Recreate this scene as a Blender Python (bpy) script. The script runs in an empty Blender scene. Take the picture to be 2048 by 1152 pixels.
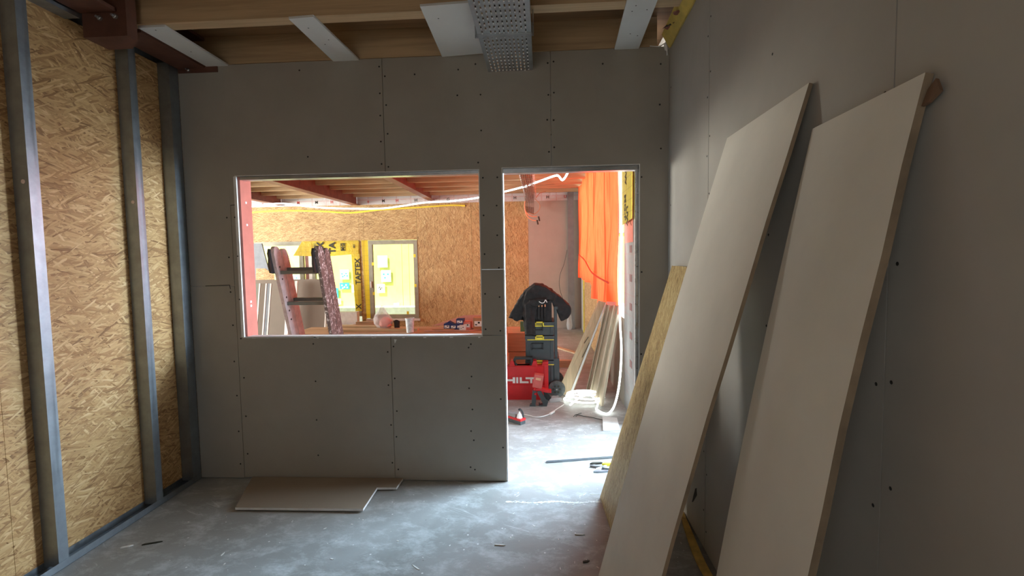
import bpy, bmesh, math, random
from mathutils import Vector, Matrix, noise
from mathutils.geometry import tessellate_polygon
random.seed(7)
PI = math.pi
S = bpy.context.scene
C = bpy.context.scene.collection

# ------------------------------------------------------------------ camera
H = 1.6
F = 970.0
RV = Vector((0.99800589, 0.06108876, -0.01588758))
UV = Vector((0.01188041, 0.06540842, 0.99778785))
FV = Vector((-0.06199281, 0.9959869, -0.06455223))
cam_d = bpy.data.cameras.new('camera'); cam = bpy.data.objects.new('camera', cam_d); C.objects.link(cam)
cam_d.sensor_width = 36; cam_d.lens = F / 2048 * 36; cam_d.clip_start = 0.02; cam_d.clip_end = 200
M = Matrix((RV, UV, -FV)).transposed().to_4x4(); M.translation = Vector((0, 0, H))
cam.matrix_world = M
S.camera = cam

def at(px, py, ax, val):
    """real point where the sight line of a pixel meets the plane axis=val"""
    d = FV * F + RV * (px - 1024) - UV * (py - 576)
    t = (val - (0, 0, H)[ax]) / d[ax]
    return Vector((0, 0, H)) + d * t

# ------------------------------------------------------------------ world, sun, light
w = bpy.data.worlds.new('world'); S.world = w; w.use_nodes = True
w.node_tree.nodes['Background'].inputs[0].default_value = (0.80, 0.90, 1.0, 1)
w.node_tree.nodes['Background'].inputs[1].default_value = 1.6

def add_light(name, kind, loc, direction, energy, col, size=None, size_y=None, spread=None):
    l = bpy.data.lights.new(name, kind); l.energy = energy; l.color = col
    if kind == 'AREA':
        l.shape = 'RECTANGLE'; l.size = size; l.size_y = size_y
        if spread: l.spread = spread
    o = bpy.data.objects.new(name, l); C.objects.link(o); o.location = loc
    o.rotation_euler = Vector(direction).to_track_quat('-Z', 'Y').to_euler()
    return o
XWL = -10.4
sun = add_light('sun', 'SUN', (0, 0, 12), (0.35, 0.62, -0.9), 9.5, (1.0, 0.95, 0.86)); sun.data.angle = 0.02
add_light('daylight_doorway', 'AREA', (2.4, 4.10, 1.6), (-1, -0.2, -0.22), 100, (0.70, 0.86, 1.0), 1.0, 1.9, math.radians(100))
add_light('daylight_sky', 'AREA', (1.85, 4.85, 2.25), (-1, -0.72, -0.80), 75, (0.55, 0.79, 1.0), 1.1, 1.1, math.radians(85))
add_light('daylight_curtain', 'AREA', (1.9, 7.6, 2.3), (-1, -0.12, -0.12), 185, (1.0, 0.90, 0.80), 5.0, 2.2)
add_light('fill_left', 'AREA', (XWL, 7.25, 1.8), (1, 0.05, -0.10), 1050, (1.0, 0.97, 0.88), 5.0, 1.6)  # added fill lamp at an unseen left opening, brightens the far room
add_light('fill_rear', 'AREA', (-1.2, -1.75, 1.9), (0.35, 1, 0.0), 6.0, (1.0, 0.90, 0.76), 1.6, 1.0)  # added fill lamp behind the camera, lifts the front room

S.view_settings.view_transform = 'Standard'; S.view_settings.look = 'None'
S.view_settings.gamma = 1; S.view_settings.use_curve_mapping = False
S.view_settings.exposure = 0.2

# ------------------------------------------------------------------ helpers
WO = {}
def world_origin(o): return WO.get(o.name, Vector((0, 0, 0)))
def link(o, parent=None):
    C.objects.link(o)
    if parent is not None:
        o.parent = parent
        o.location = -world_origin(parent)
    WO[o.name] = Vector((0, 0, 0))
    return o
def tag(o, label=None, cat=None, group=None, kind=None):
    if label: o['label'] = label
    if cat: o['category'] = cat
    if group: o['group'] = group
    if kind: o['kind'] = kind
    return o
def thing(name, loc, label, cat, group=None):
    o = bpy.data.objects.new(name, None); C.objects.link(o); o.location = loc
    o.empty_display_size = 0.05
    WO[o.name] = Vector(loc)
    return tag(o, label, cat, group)
def obj(name, bm, mat, parent=None, smooth=False, bevel=0, kind=None):
    if bevel:
        bmesh.ops.bevel(bm, geom=[e for e in bm.edges if e.is_manifold and e.calc_face_angle(0) > 0.6], offset=bevel, segments=1, affect='EDGES', clamp_overlap=True)
    bmesh.ops.recalc_face_normals(bm, faces=bm.faces)
    me = bpy.data.meshes.new(name); bm.to_mesh(me); bm.free()
    if smooth:
        for p in me.polygons: p.use_smooth = True
        try: me.set_sharp_from_angle(angle=math.radians(40))
        except Exception: pass
    mats = mat if isinstance(mat, (list, tuple)) else [mat]
    for m in mats: me.materials.append(m)
    o = bpy.data.objects.new(name, me); link(o, parent)
    if kind: o['kind'] = kind
    return o
def NB(): return bmesh.new()
def box(bm, x0, x1, y0, y1, z0, z1, M=None):
    v = [bm.verts.new((x, y, z)) for x in (x0, x1) for y in (y0, y1) for z in (z0, z1)]
    for a in ((0,1,3,2),(4,6,7,5),(0,4,5,1),(2,3,7,6),(0,2,6,4),(1,5,7,3)):
        bm.faces.new([v[i] for i in a])
    if M is not None:
        for q in v: q.co = M @ q.co
    return bm
def prism(bm, poly, axis, a, b, M=None):
    """extrude a polygon of (u,v) along axis from a to b; axis 1: (x,z), axis 0: (y,z), axis 2: (x,y)"""
    def P(u, v, t): return ((t, u, v), (u, t, v), (u, v, t))[axis]
    A = [bm.verts.new(P(u, v, a)) for u, v in poly]; B = [bm.verts.new(P(u, v, b)) for u, v in poly]
    n = len(poly)
    if n <= 4: bm.faces.new(A); bm.faces.new(B[::-1])
    else:
        for i, j, k in tessellate_polygon([[Vector((u, v, 0)) for u, v in poly]]):
            bm.faces.new((A[i], A[j], A[k])); bm.faces.new((B[k], B[j], B[i]))
    for i in range(n): bm.faces.new((A[i], A[(i+1) % n], B[(i+1) % n], B[i]))
    if M is not None:
        for q in A + B: q.co = M @ q.co
    return bm
def hexa(bm, p, off):
    """a slab: four corner points and an offset vector for the thickness"""
    a = [bm.verts.new(q) for q in p]; b = [bm.verts.new(Vector(q) + off) for q in p]
    n = len(p)
    bm.faces.new(a); bm.faces.new(b[::-1])
    for i in range(n): bm.faces.new((a[i], a[(i+1) % n], b[(i+1) % n], b[i]))
    return bm
def smoothline(pts, n=6):
    pts = [Vector(p) for p in pts]; out = []
    for i in range(len(pts) - 1):
        p0 = pts[max(i-1, 0)]; p1 = pts[i]; p2 = pts[i+1]; p3 = pts[min(i+2, len(pts)-1)]
        for k in range(n):
            t = k / n
            out.append(0.5 * ((2*p1) + (p2-p0)*t + (2*p0-5*p1+4*p2-p3)*t*t + (3*p1-p0-3*p2+p3)*t*t*t))
    out.append(pts[-1]); return out
def tube(bm, pts, r, n=8, cap=True):
    pts = [Vector(p) for p in pts]; rings = []; up = None
    for i, p in enumerate(pts):
        d = (pts[min(i+1, len(pts)-1)] - pts[max(i-1, 0)])
        if d.length < 1e-9: d = Vector((0, 0, 1))
        d.normalize()
        if up is None: up = Vector((0, 0, 1)) if abs(d.z) < 0.9 else Vector((1, 0, 0))
        s = d.cross(up)
        if s.length < 1e-6: s = d.cross(Vector((0, 1, 0.1)))
        s.normalize(); up = s.cross(d).normalized()
        rr = r[i] if isinstance(r, (list, tuple)) else r
        rings.append([bm.verts.new(p + (s*math.cos(2*PI*k/n) + up*math.sin(2*PI*k/n)) * rr) for k in range(n)])
    for a, b in zip(rings, rings[1:]):
        for k in range(n): bm.faces.new((a[k], a[(k+1) % n], b[(k+1) % n], b[k]))
    if cap: bm.faces.new(rings[0][::-1]); bm.faces.new(rings[-1])
    return bm
def lathe(bm, prof, c, n=24, axis='z'):
    rings = []
    for r, h in prof:
        ring = []
        for k in range(n):
            a = 2*PI*k/n
            if axis == 'z': q = (c[0]+r*math.cos(a), c[1]+r*math.sin(a), c[2]+h)
            elif axis == 'y': q = (c[0]+r*math.cos(a), c[1]+h, c[2]+r*math.sin(a))
            else: q = (c[0]+h, c[1]+r*math.cos(a), c[2]+r*math.sin(a))
            ring.append(bm.verts.new(q))
        rings.append(ring)
    for a, b in zip(rings, rings[1:]):
        for k in range(n): bm.faces.new((a[k], a[(k+1) % n], b[(k+1) % n], b[k]))
    bm.faces.new(rings[0][::-1]); bm.faces.new(rings[-1])
    return bm
def text_bm(s, size, mat4, bold=0.0, depth=0.0006, sx=1.0):
    cu = bpy.data.curves.new('print', 'FONT'); cu.body = s; cu.size = size; cu.extrude = depth; cu.offset = bold
    cu.align_x = 'CENTER'; cu.align_y = 'CENTER'; cu.resolution_u = 2
    o = bpy.data.objects.new('print', cu); C.objects.link(o)
    dg = bpy.context.evaluated_depsgraph_get()
    me = bpy.data.meshes.new_from_object(o.evaluated_get(dg))
    me.transform(mat4 @ Matrix.Diagonal((sx, 1, 1, 1)))
    bm = NB(); bm.from_mesh(me)
    bpy.data.objects.remove(o); bpy.data.curves.remove(cu); bpy.data.meshes.remove(me)
    return bm
def frame(o, u, v):
    """matrix: local x->u, y->v, z->u x v, origin o"""
    u = Vector(u).normalized(); v = Vector(v).normalized(); n = u.cross(v)
    m = Matrix((u, v, n)).transposed().to_4x4(); m.translation = Vector(o); return m

# ------------------------------------------------------------------ materials
def mat(name):
    m = bpy.data.materials.new(name); m.use_nodes = True
    nt = m.node_tree; b = nt.nodes['Principled BSDF']
    return m, nt, b
def ND(nt, t, **kw):
    n = nt.nodes.new(t)
    for k, v in kw.items(): setattr(n, k, v)
    return n
def setin(n, **kw):
    for k, v in kw.items(): n.inputs[k].default_value = v
def math_(nt, op, a, b=None):
    n = ND(nt, 'ShaderNodeMath', operation=op)
    for i, v in enumerate((a, b)):
        if v is None: continue
        if isinstance(v, (int, float)): n.inputs[i].default_value = v
        else: nt.links.new(v, n.inputs[i])
    return n.outputs[0]
def mixf(nt, f, a, b):
    n = ND(nt, 'ShaderNodeMix', data_type='FLOAT')
    for i, v in ((0, f), (2, a), (3, b)):
        if isinstance(v, (int, float)): n.inputs[i].default_value = v
        else: nt.links.new(v, n.inputs[i])
    return n.outputs[0]
def mixc(nt, f, a, b, blend='MIX'):
    n = ND(nt, 'ShaderNodeMix', data_type='RGBA', blend_type=blend)
    for i, v in ((0, f), (6, a), (7, b)):
        if isinstance(v, (int, float)): n.inputs[i].default_value = v
        elif isinstance(v, tuple): n.inputs[i].default_value = (*v, 1) if len(v) == 3 else v
        else: nt.links.new(v, n.inputs[i])
    return n.outputs[2]
def ramp(nt, fac, stops):
    n = ND(nt, 'ShaderNodeValToRGB'); cr = n.color_ramp
    while len(cr.elements) < len(stops): cr.elements.new(0.5)
    for e, (p, c) in zip(cr.elements, stops): e.position = p; e.color = (*c, 1) if len(c) == 3 else c
    nt.links.new(fac, n.inputs[0]); return n.outputs[0]
def noise_(nt, vec, scale, detail=3, rough=0.5, dist=0, dims='3D'):
    n = ND(nt, 'ShaderNodeTexNoise', noise_dimensions=dims)
    setin(n, Scale=scale, Detail=detail, Roughness=rough, Distortion=dist)
    nt.links.new(vec, n.inputs['Vector']); return n.outputs[0]
def bump(nt, b, h, strength, dist):
    n = ND(nt, 'ShaderNodeBump'); setin(n, Strength=strength, Distance=dist)
    nt.links.new(h, n.inputs['Height']); nt.links.new(n.outputs[0], b.inputs['Normal'])
def scalev(nt, vec, s):
    n = ND(nt, 'ShaderNodeVectorMath', operation='MULTIPLY'); nt.links.new(vec, n.inputs[0]); n.inputs[1].default_value = s
    return n.outputs[0]

def plain(name, col, rough=0.6, metal=0.0, var=0.06, scale=9.0, bmp=0.0, spec=0.5):
    m, nt, b = mat(name); tc = ND(nt, 'ShaderNodeTexCoord').outputs['Object']
    n = noise_(nt, tc, scale, 4, 0.6)
    lo = tuple(max(0, c*(1-var*2)) for c in col); hi = tuple(min(1, c*(1+var*2)) for c in col)
    nt.links.new(ramp(nt, n, [(0.3, lo), (0.7, hi)]), b.inputs['Base Color'])
    setin(b, Roughness=rough, Metallic=metal); b.inputs['Specular IOR Level'].default_value = spec
    if bmp: bump(nt, b, noise_(nt, tc, scale*8, 3), bmp, 0.002)
    return m

def osb(name, U, V, tint=(1, 1, 1), along=0.0, gain=1.0, fan=0.7, size=1.0, flat=1.0):
    """oriented strand board: stacked layers of long random chips"""
    m, nt, b = mat(name); tc = ND(nt, 'ShaderNodeTexCoord').outputs['Object']
    def dot(vec):
        n = ND(nt, 'ShaderNodeVectorMath', operation='DOT_PRODUCT'); nt.links.new(tc, n.inputs[0]); n.inputs[1].default_value = vec
        return n.outputs['Value']
    u, v = dot(U), dot(V)
    cb = ND(nt, 'ShaderNodeCombineXYZ'); nt.links.new(u, cb.inputs[0]); nt.links.new(v, cb.inputs[1])
    base = cb.outputs[0]
    warp = ND(nt, 'ShaderNodeTexNoise', noise_dimensions='2D'); setin(warp, Scale=9.0, Detail=2.0); nt.links.new(base, warp.inputs['Vector'])
    wv = ND(nt, 'ShaderNodeVectorMath', operation='MULTIPLY_ADD'); nt.links.new(warp.outputs['Color'], wv.inputs[0])
    wv.inputs[1].default_value = (0.016, 0.016, 0); nt.links.new(base, wv.inputs[2]); P = wv.outputs[0]
    val = None; grain = None
    layers = [(80, 9, 62, .0), (-62, 9, 70, .5), (12, 7, 52, .52), (-34, 8, 66, .58), (58, 10, 80, .60), (-6, 7, 70, .62), (33, 7, 74, .66), (-74, 10, 85, .72), (8, 8, 95, .70), (-22, 8, 100, .74), (44, 11, 110, .80)]
    for i, (ang, a, bb, thr) in enumerate(layers):
        mp = ND(nt, 'ShaderNodeMapping', vector_type='POINT')
        mp.inputs['Rotation'].default_value = (0, 0, math.radians(-(ang*fan + along)))
        nt.links.new(P, mp.inputs['Vector'])
        sc = scalev(nt, mp.outputs[0], (a*size, bb*size, 1))
        off = ND(nt, 'ShaderNodeVectorMath', operation='ADD'); nt.links.new(sc, off.inputs[0]); off.inputs[1].default_value = (i*17.3, i*9.1, 0)
        vo = ND(nt, 'ShaderNodeTexVoronoi', voronoi_dimensions='2D', feature='F1'); setin(vo, Scale=1.0)
        nt.links.new(off.outputs[0], vo.inputs['Vector'])
        sp = ND(nt, 'ShaderNodeSeparateColor'); nt.links.new(vo.outputs['Color'], sp.inputs[0])
        fib = ND(nt, 'ShaderNodeTexNoise', noise_dimensions='2D'); setin(fib, Scale=1.0, Detail=2.0)
        nt.links.new(scalev(nt, off.outputs[0], (0.7, 5.0, 1)), fib.inputs['Vector'])
        lay = math_(nt, 'ADD', math_(nt, 'MULTIPLY', sp.outputs[1], 0.72), math_(nt, 'MULTIPLY', fib.outputs[0], 0.30))
        lay = math_(nt, 'SUBTRACT', lay, math_(nt, 'MULTIPLY', vo.outputs['Distance'], 0.14))
        if val is None: val = lay
        else: val = mixf(nt, math_(nt, 'GREATER_THAN', sp.outputs[0], thr), val, lay)
    big = noise_(nt, base, 2.2, 2, dims='2D')
    t = math_(nt, 'ADD', val, math_(nt, 'MULTIPLY', math_(nt, 'SUBTRACT', big, 0.5), 0.25))
    g = lambda c: tuple(min(1, x*k*gain) for x, k in zip(c, tint))
    col = ramp(nt, t, [(0.02, g((0.20, 0.10, 0.035))), (0.20, g((0.40, 0.23, 0.10))), (0.48, g((0.52, 0.33, 0.155))), (0.72, g((0.60, 0.41, 0.205))), (0.95, g((0.78, 0.60, 0.36)))])
    nt.links.new(col, b.inputs['Base Color']); setin(b, Roughness=0.55)
    bump(nt, b, val, 0.8, 0.005)
    return m

def wood(name, col, axis, dark=0.6, rough=0.6, scale=1.0):
    m, nt, b = mat(name); tc = ND(nt, 'ShaderNodeTexCoord').outputs['Object']
    s = [26*scale, 26*scale, 26*scale]; s[axis] = 1.3*scale
    v = scalev(nt, tc, tuple(s))
    n = noise_(nt, v, 1.0, 5, 0.62, 0.6); k = noise_(nt, scalev(nt, tc, tuple(4.5 if i != axis else 1.6 for i in range(3))), 1.0, 1)
    c1 = ramp(nt, n, [(0.28, tuple(c*dark for c in col)), (0.55, col), (0.8, tuple(min(1, c*1.18) for c in col))])
    c2 = mixc(nt, ramp(nt, k, [(0.74, (0, 0, 0)), (0.80, (1, 1, 1))]), c1, tuple(c*0.4 for c in col))
    nt.links.new(c2, b.inputs['Base Color']); setin(b, Roughness=rough); bump(nt, b, n, 0.15, 0.002)
    return m

def gypsum(name, col=(0.50, 0.485, 0.46), seed=0.0):
    m, nt, b = mat(name); tc = ND(nt, 'ShaderNodeTexCoord').outputs['Object']
    ad = ND(nt, 'ShaderNodeVectorMath', operation='ADD'); nt.links.new(tc, ad.inputs[0]); ad.inputs[1].default_value = (seed, seed*2, seed)
    n = noise_(nt, ad.outputs[0], 2.3, 5, 0.6); f = noise_(nt, ad.outputs[0], 160, 2)
    c = ramp(nt, n, [(0.3, tuple(x*0.93 for x in col)), (0.7, tuple(x*1.06 for x in col))])
    sm = noise_(nt, scalev(nt, ad.outputs[0], (9, 9, 1.5)), 1.0, 4, 0.7)
    c = mixc(nt, math_(nt, 'MULTIPLY', ramp(nt, sm, [(0.63, (0, 0, 0)), (0.8, (1, 1, 1))]), 0.12), c, tuple(x*0.6 for x in col))
    nt.links.new(c, b.inputs['Base Color']); setin(b, Roughness=0.85); bump(nt, b, f, 0.06, 0.001)
    return m

def concrete(name):
    m, nt, b = mat(name); tc = ND(nt, 'ShaderNodeTexCoord').outputs['Object']
    a = noise_(nt, tc, 0.9, 6, 0.62, 0.5); s = noise_(nt, scalev(nt, tc, (1, 1.5, 1)), 5, 8, 0.78, 0.25); f = noise_(nt, tc, 70, 3)
    c = ramp(nt, a, [(0.25, (0.22, 0.22, 0.205)), (0.5, (0.32, 0.32, 0.31)), (0.75, (0.42, 0.43, 0.425))])
    c = mixc(nt, ramp(nt, s, [(0.48, (0, 0, 0)), (0.66, (0.65, 0.65, 0.65))]), c, (0.60, 0.62, 0.63))
    # dusty scuffs drawn out as short strokes
    mp = ND(nt, 'ShaderNodeMapping'); mp.inputs['Rotation'].default_value = (0, 0, 0.5); nt.links.new(tc, mp.inputs[0])
    sc = noise_(nt, scalev(nt, mp.outputs[0], (3.0, 20, 1)), 1.0, 6, 0.70, 0.9)
    msk = noise_(nt, tc, 1.7, 3)
    k = math_(nt, 'MULTIPLY', ramp(nt, sc, [(0.60, (0, 0, 0)), (0.72, (1, 1, 1))]), ramp(nt, msk, [(0.42, (0, 0, 0)), (0.62, (1, 1, 1))]))
    c = mixc(nt, math_(nt, 'MULTIPLY', k, 0.8), c, (0.76, 0.78, 0.79))
    vo = ND(nt, 'ShaderNodeTexVoronoi', feature='F1'); setin(vo, Scale=16.0); nt.links.new(tc, vo.inputs['Vector'])
    sp = ND(nt, 'ShaderNodeSeparateColor'); nt.links.new(vo.outputs['Color'], sp.inputs[0])
    spot = math_(nt, 'MULTIPLY', math_(nt, 'LESS_THAN', vo.outputs['Distance'], 0.085), math_(nt, 'GREATER_THAN', sp.outputs[0], 0.72))
    c = mixc(nt, math_(nt, 'MULTIPLY', spot, 0.8), c, (0.80, 0.80, 0.78))
    dk = ND(nt, 'ShaderNodeTexVoronoi', feature='F1'); setin(dk, Scale=11.0); nt.links.new(scalev(nt, tc, (1, 1.6, 1)), dk.inputs['Vector'])
    sp2 = ND(nt, 'ShaderNodeSeparateColor'); nt.links.new(dk.outputs['Color'], sp2.inputs[0])
    sd = math_(nt, 'MULTIPLY', math_(nt, 'LESS_THAN', dk.outputs['Distance'], 0.05), math_(nt, 'GREATER_THAN', sp2.outputs[1], 0.8))
    c = mixc(nt, math_(nt, 'MULTIPLY', sd, 0.8), c, (0.06, 0.055, 0.05))
    nt.links.new(c, b.inputs['Base Color'])
    nt.links.new(ramp(nt, s, [(0.3, (0.42, 0.42, 0.42)), (0.7, (0.7, 0.7, 0.7))]), b.inputs['Roughness'])
    bump(nt, b, math_(nt, 'ADD', s, math_(nt, 'MULTIPLY', f, 0.3)), 0.12, 0.004)
    return m

def metal(name, col=(0.42, 0.44, 0.46), rough=0.38, axis=2):
    m, nt, b = mat(name); tc = ND(nt, 'ShaderNodeTexCoord').outputs['Object']
    n = noise_(nt, tc, 14, 4, 0.6); s = [30, 30, 30]; s[axis] = 1.2
    st = noise_(nt, scalev(nt, tc, tuple(s)), 1.0, 3)
    nt.links.new(ramp(nt, n, [(0.3, tuple(c*0.85 for c in col)), (0.7, tuple(c*1.1 for c in col))]), b.inputs['Base Color'])
    nt.links.new(ramp(nt, st, [(0.3, (rough*0.8,)*3), (0.7, (rough*1.3,)*3)]), b.inputs['Roughness'])
    setin(b, Metallic=0.85); return m

def foil(name, col, line, trans=0.25, cell=7.0, axes=(1, 2)):
    """printed membrane: flat colour with a thin printed grid, lets some light through"""
    m, nt, b = mat(name); tc = ND(nt, 'ShaderNodeTexCoord').outputs['Object']
    sp = ND(nt, 'ShaderNodeSeparateXYZ'); nt.links.new(tc, sp.inputs[0])
    ls = []
    for a in axes:
        fr = math_(nt, 'FRACT', math_(nt, 'MULTIPLY', sp.outputs[a], cell))
        ls.append(math_(nt, 'LESS_THAN', fr, 0.07))
    g = math_(nt, 'MAXIMUM', ls[0], ls[1])
    c = mixc(nt, math_(nt, 'MULTIPLY', g, 0.32), col, line)
    nt.links.new(c, b.inputs['Base Color']); setin(b, Roughness=0.4)
    bump(nt, b, noise_(nt, tc, 11, 4, 0.6, 1.0), 0.5, 0.02)
    if trans:
        t = ND(nt, 'ShaderNodeBsdfTranslucent'); nt.links.new(c, t.inputs[0])
        mx = ND(nt, 'ShaderNodeMixShader'); mx.inputs[0].default_value = trans
        nt.links.new(b.outputs[0], mx.inputs[1]); nt.links.new(t.outputs[0], mx.inputs[2])
        nt.links.new(mx.outputs[0], nt.nodes['Material Output'].inputs[0])
    return m

def emis(name, col, strength):
    m, nt, b = mat(name); nt.nodes.remove(b)
    e = ND(nt, 'ShaderNodeEmission'); e.inputs[0].default_value = (*col, 1); e.inputs[1].default_value = strength
    nt.links.new(e.outputs[0], nt.nodes['Material Output'].inputs[0]); return m

def paint_splat(name, col, splat, amount=0.55):
    m, nt, b = mat(name); tc = ND(nt, 'ShaderNodeTexCoord').outputs['Object']
    n = noise_(nt, scalev(nt, tc, (42, 42, 26)), 1.0, 5, 0.7, 0.3)
    c = ramp(nt, noise_(nt, tc, 16, 3), [(0.3, tuple(x*0.7 for x in col)), (0.7, col)])
    c = mixc(nt, ramp(nt, n, [(amount, (0, 0, 0)), (amount+0.04, (1, 1, 1))]), c, splat)
    nt.links.new(c, b.inputs['Base Color']); setin(b, Roughness=0.6); return m

MT = {}
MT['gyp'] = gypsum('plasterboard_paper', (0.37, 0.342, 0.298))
MT['gyp2'] = gypsum('plasterboard_paper_warm', (0.42, 0.395, 0.352), 3.1)
MT['gyplean'] = gypsum('plasterboard_paper_lit', (0.76, 0.725, 0.645), 7.7)  # same board paper, light caught by the leaning boards put into its colour
MT['gypfloor'] = gypsum('plasterboard_back_paper', (0.30, 0.24, 0.185), 1.2)
MT['gypedge'] = plain('gypsum_cut_edge', (0.62, 0.61, 0.58), 0.9, bmp=0.3)
MT['edgebrown'] = plain('gypsum_brown_edge', (0.30, 0.225, 0.15), 0.9, bmp=0.4, var=0.12)
MT['white'] = plain('white_board', (0.80, 0.80, 0.79), 0.7)
MT['osb_left'] = osb('strand_board_left', (0, 1, 0), (0, 0, 1), gain=1.12, tint=(1.06, 0.99, 0.88))
MT['osb_far'] = osb('strand_board_far', (1, 0, 0), (0, 0, 1), tint=(1, 1.06, 1.0))
MT['osb_up'] = osb('strand_board_upright', (1, 0, 0), (0, 0, 1), tint=(1, 1.06, 1.0), along=90)
MT['osb_side'] = osb('strand_board_side', (0, 1, 0), (0, 0, 1), gain=0.9)
MT['conc'] = concrete('concrete_screed')
MT['stud'] = metal('galvanised_stud', (0.33, 0.37, 0.41), 0.42)
MT['galv'] = metal('galvanised_sheet', (0.55, 0.57, 0.58), 0.3, 0)
MT['tray'] = metal('galvanised_tray', (0.45, 0.48, 0.50), 0.4, 1)
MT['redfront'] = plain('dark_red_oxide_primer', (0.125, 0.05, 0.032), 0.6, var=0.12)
MT['lip'] = plain('slot_rim_glint', (0.85, 0.88, 0.90), 0.3, 0.0, var=0.02)  # glints on the slot rims put into a near-white colour
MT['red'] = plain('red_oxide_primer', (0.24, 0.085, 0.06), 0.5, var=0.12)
MT['redcol'] = plain('red_oxide_column_paint', (0.50, 0.17, 0.13), 0.5, var=0.05)
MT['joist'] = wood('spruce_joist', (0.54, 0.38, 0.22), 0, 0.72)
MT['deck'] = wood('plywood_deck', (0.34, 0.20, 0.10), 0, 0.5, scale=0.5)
MT['plank'] = wood('pale_plank', (0.62, 0.47, 0.30), 2, 0.75)
MT['plankx'] = wood('pale_plank_flat', (0.60, 0.44, 0.27), 0, 0.7)
MT['timber'] = wood('orange_timber', (0.52, 0.33, 0.20), 0, 0.75)
MT['black'] = plain('black_plastic', (0.022, 0.024, 0.026), 0.45)
MT['dark'] = plain('dark_grey_plastic', (0.055, 0.068, 0.075), 0.45)
MT['grey'] = plain('grey_plastic', (0.25, 0.26, 0.27), 0.5)
MT['yellow'] = plain('yellow_plastic', (0.85, 0.72, 0.06), 0.45)
MT['redp'] = plain('red_plastic', (0.62, 0.018, 0.022), 0.38, var=0.04)
MT['letter'] = plain('white_print', (0.85, 0.85, 0.85), 0.6, var=0.01)
MT['ink'] = plain('black_print', (0.03, 0.03, 0.02), 0.7)
MT['redink'] = plain('red_print', (0.55, 0.06, 0.05), 0.7)
MT['fabric'] = plain('black_jacket_cloth', (0.020, 0.019, 0.021), 0.85, var=0.2, scale=20, bmp=0.5)
MT['screw'] = plain('black_phosphated_screw', (0.012, 0.011, 0.010), 0.6)
MT['led'] = emis('led_rope_light', (0.93, 1.0, 0.96), 5.0)
MT['ledcoil'] = emis('led_rope_coiled', (0.92, 1.0, 0.93), 3.6)
MT['cable'] = plain('white_cable', (0.80, 0.80, 0.78), 0.5)
MT['darkcable'] = plain('dark_cable', (0.05, 0.045, 0.04), 0.5)
MT['orangecable'] = plain('orange_cable', (0.75, 0.38, 0.22), 0.5)
MT['foil_white'] = foil('white_membrane', (0.68, 0.68, 0.70), (0.60, 0.22, 0.20), 0.1, 3.1, (0, 2))
MT['foil_side'] = foil('grey_membrane', (0.22, 0.23, 0.24), (0.30, 0.14, 0.13), 0.0, 5.0, (1, 2))
MT['foil_yellow'] = foil('yellow_membrane', (0.92, 0.78, 0.12), (0.42, 0.34, 0.10), 0.5, 9.0, (0, 2))
MT['foil_yellow_side'] = foil('yellow_membrane_side', (0.80, 0.70, 0.14), (0.35, 0.30, 0.08), 0.45, 9.0, (1, 2))
MT['wframe'] = plain('olive_grey_window_frame', (0.34, 0.34, 0.27), 0.5)
MT['ext'] = plain('yellow_green_facade', (0.74, 0.78, 0.25), 0.8, scale=2, var=0.08)
MT['extyellow'] = plain('yellow_facade_boards', (0.84, 0.74, 0.25), 0.8, scale=3, var=0.06)
MT['paper'] = plain('white_paper', (0.88, 0.88, 0.86), 0.8, var=0.02)
MT['teal'] = plain('teal_print', (0.05, 0.42, 0.50), 0.7, var=0.3, scale=60)
MT['bluebox'] = plain('blue_carton', (0.015, 0.03, 0.14), 0.6)
MT['carton'] = plain('brown_carton', (0.45, 0.24, 0.12), 0.8)
MT['bluegrey'] = plain('bluish_insulation_board', (0.23, 0.26, 0.30), 0.8)
MT['pinkboard'] = plain('pink_board', (0.62, 0.36, 0.30), 0.8)
MT['pinktag'] = plain('pink_tape', (0.80, 0.25, 0.20), 0.6)
MT['ladder'] = paint_splat('splattered_ladder_wood', (0.20, 0.145, 0.135), (0.74, 0.70, 0.70), 0.56)
MT['ladderpale'] = paint_splat('pale_ladder_wood', (0.62, 0.50, 0.50), (0.36, 0.24, 0.24), 0.62)
MT['rung'] = plain('grey_rung', (0.14, 0.15, 0.14), 0.5)
MT['steelgrey'] = plain('grey_steel_column', (0.22, 0.23, 0.24), 0.45)
MT['mortar'] = plain('dried_mortar_chips', (0.75, 0.75, 0.72), 0.9)
MT['rubber'] = plain('wheel_rubber', (0.09, 0.10, 0.10), 0.8, var=0.2, scale=30)
MT['ground'] = plain('outside_gravel', (0.55, 0.52, 0.45), 0.9, var=0.2)
MT['yellowwood'] = plain('yellow_batten', (0.62, 0.42, 0.11), 0.7, var=0.2)

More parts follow.
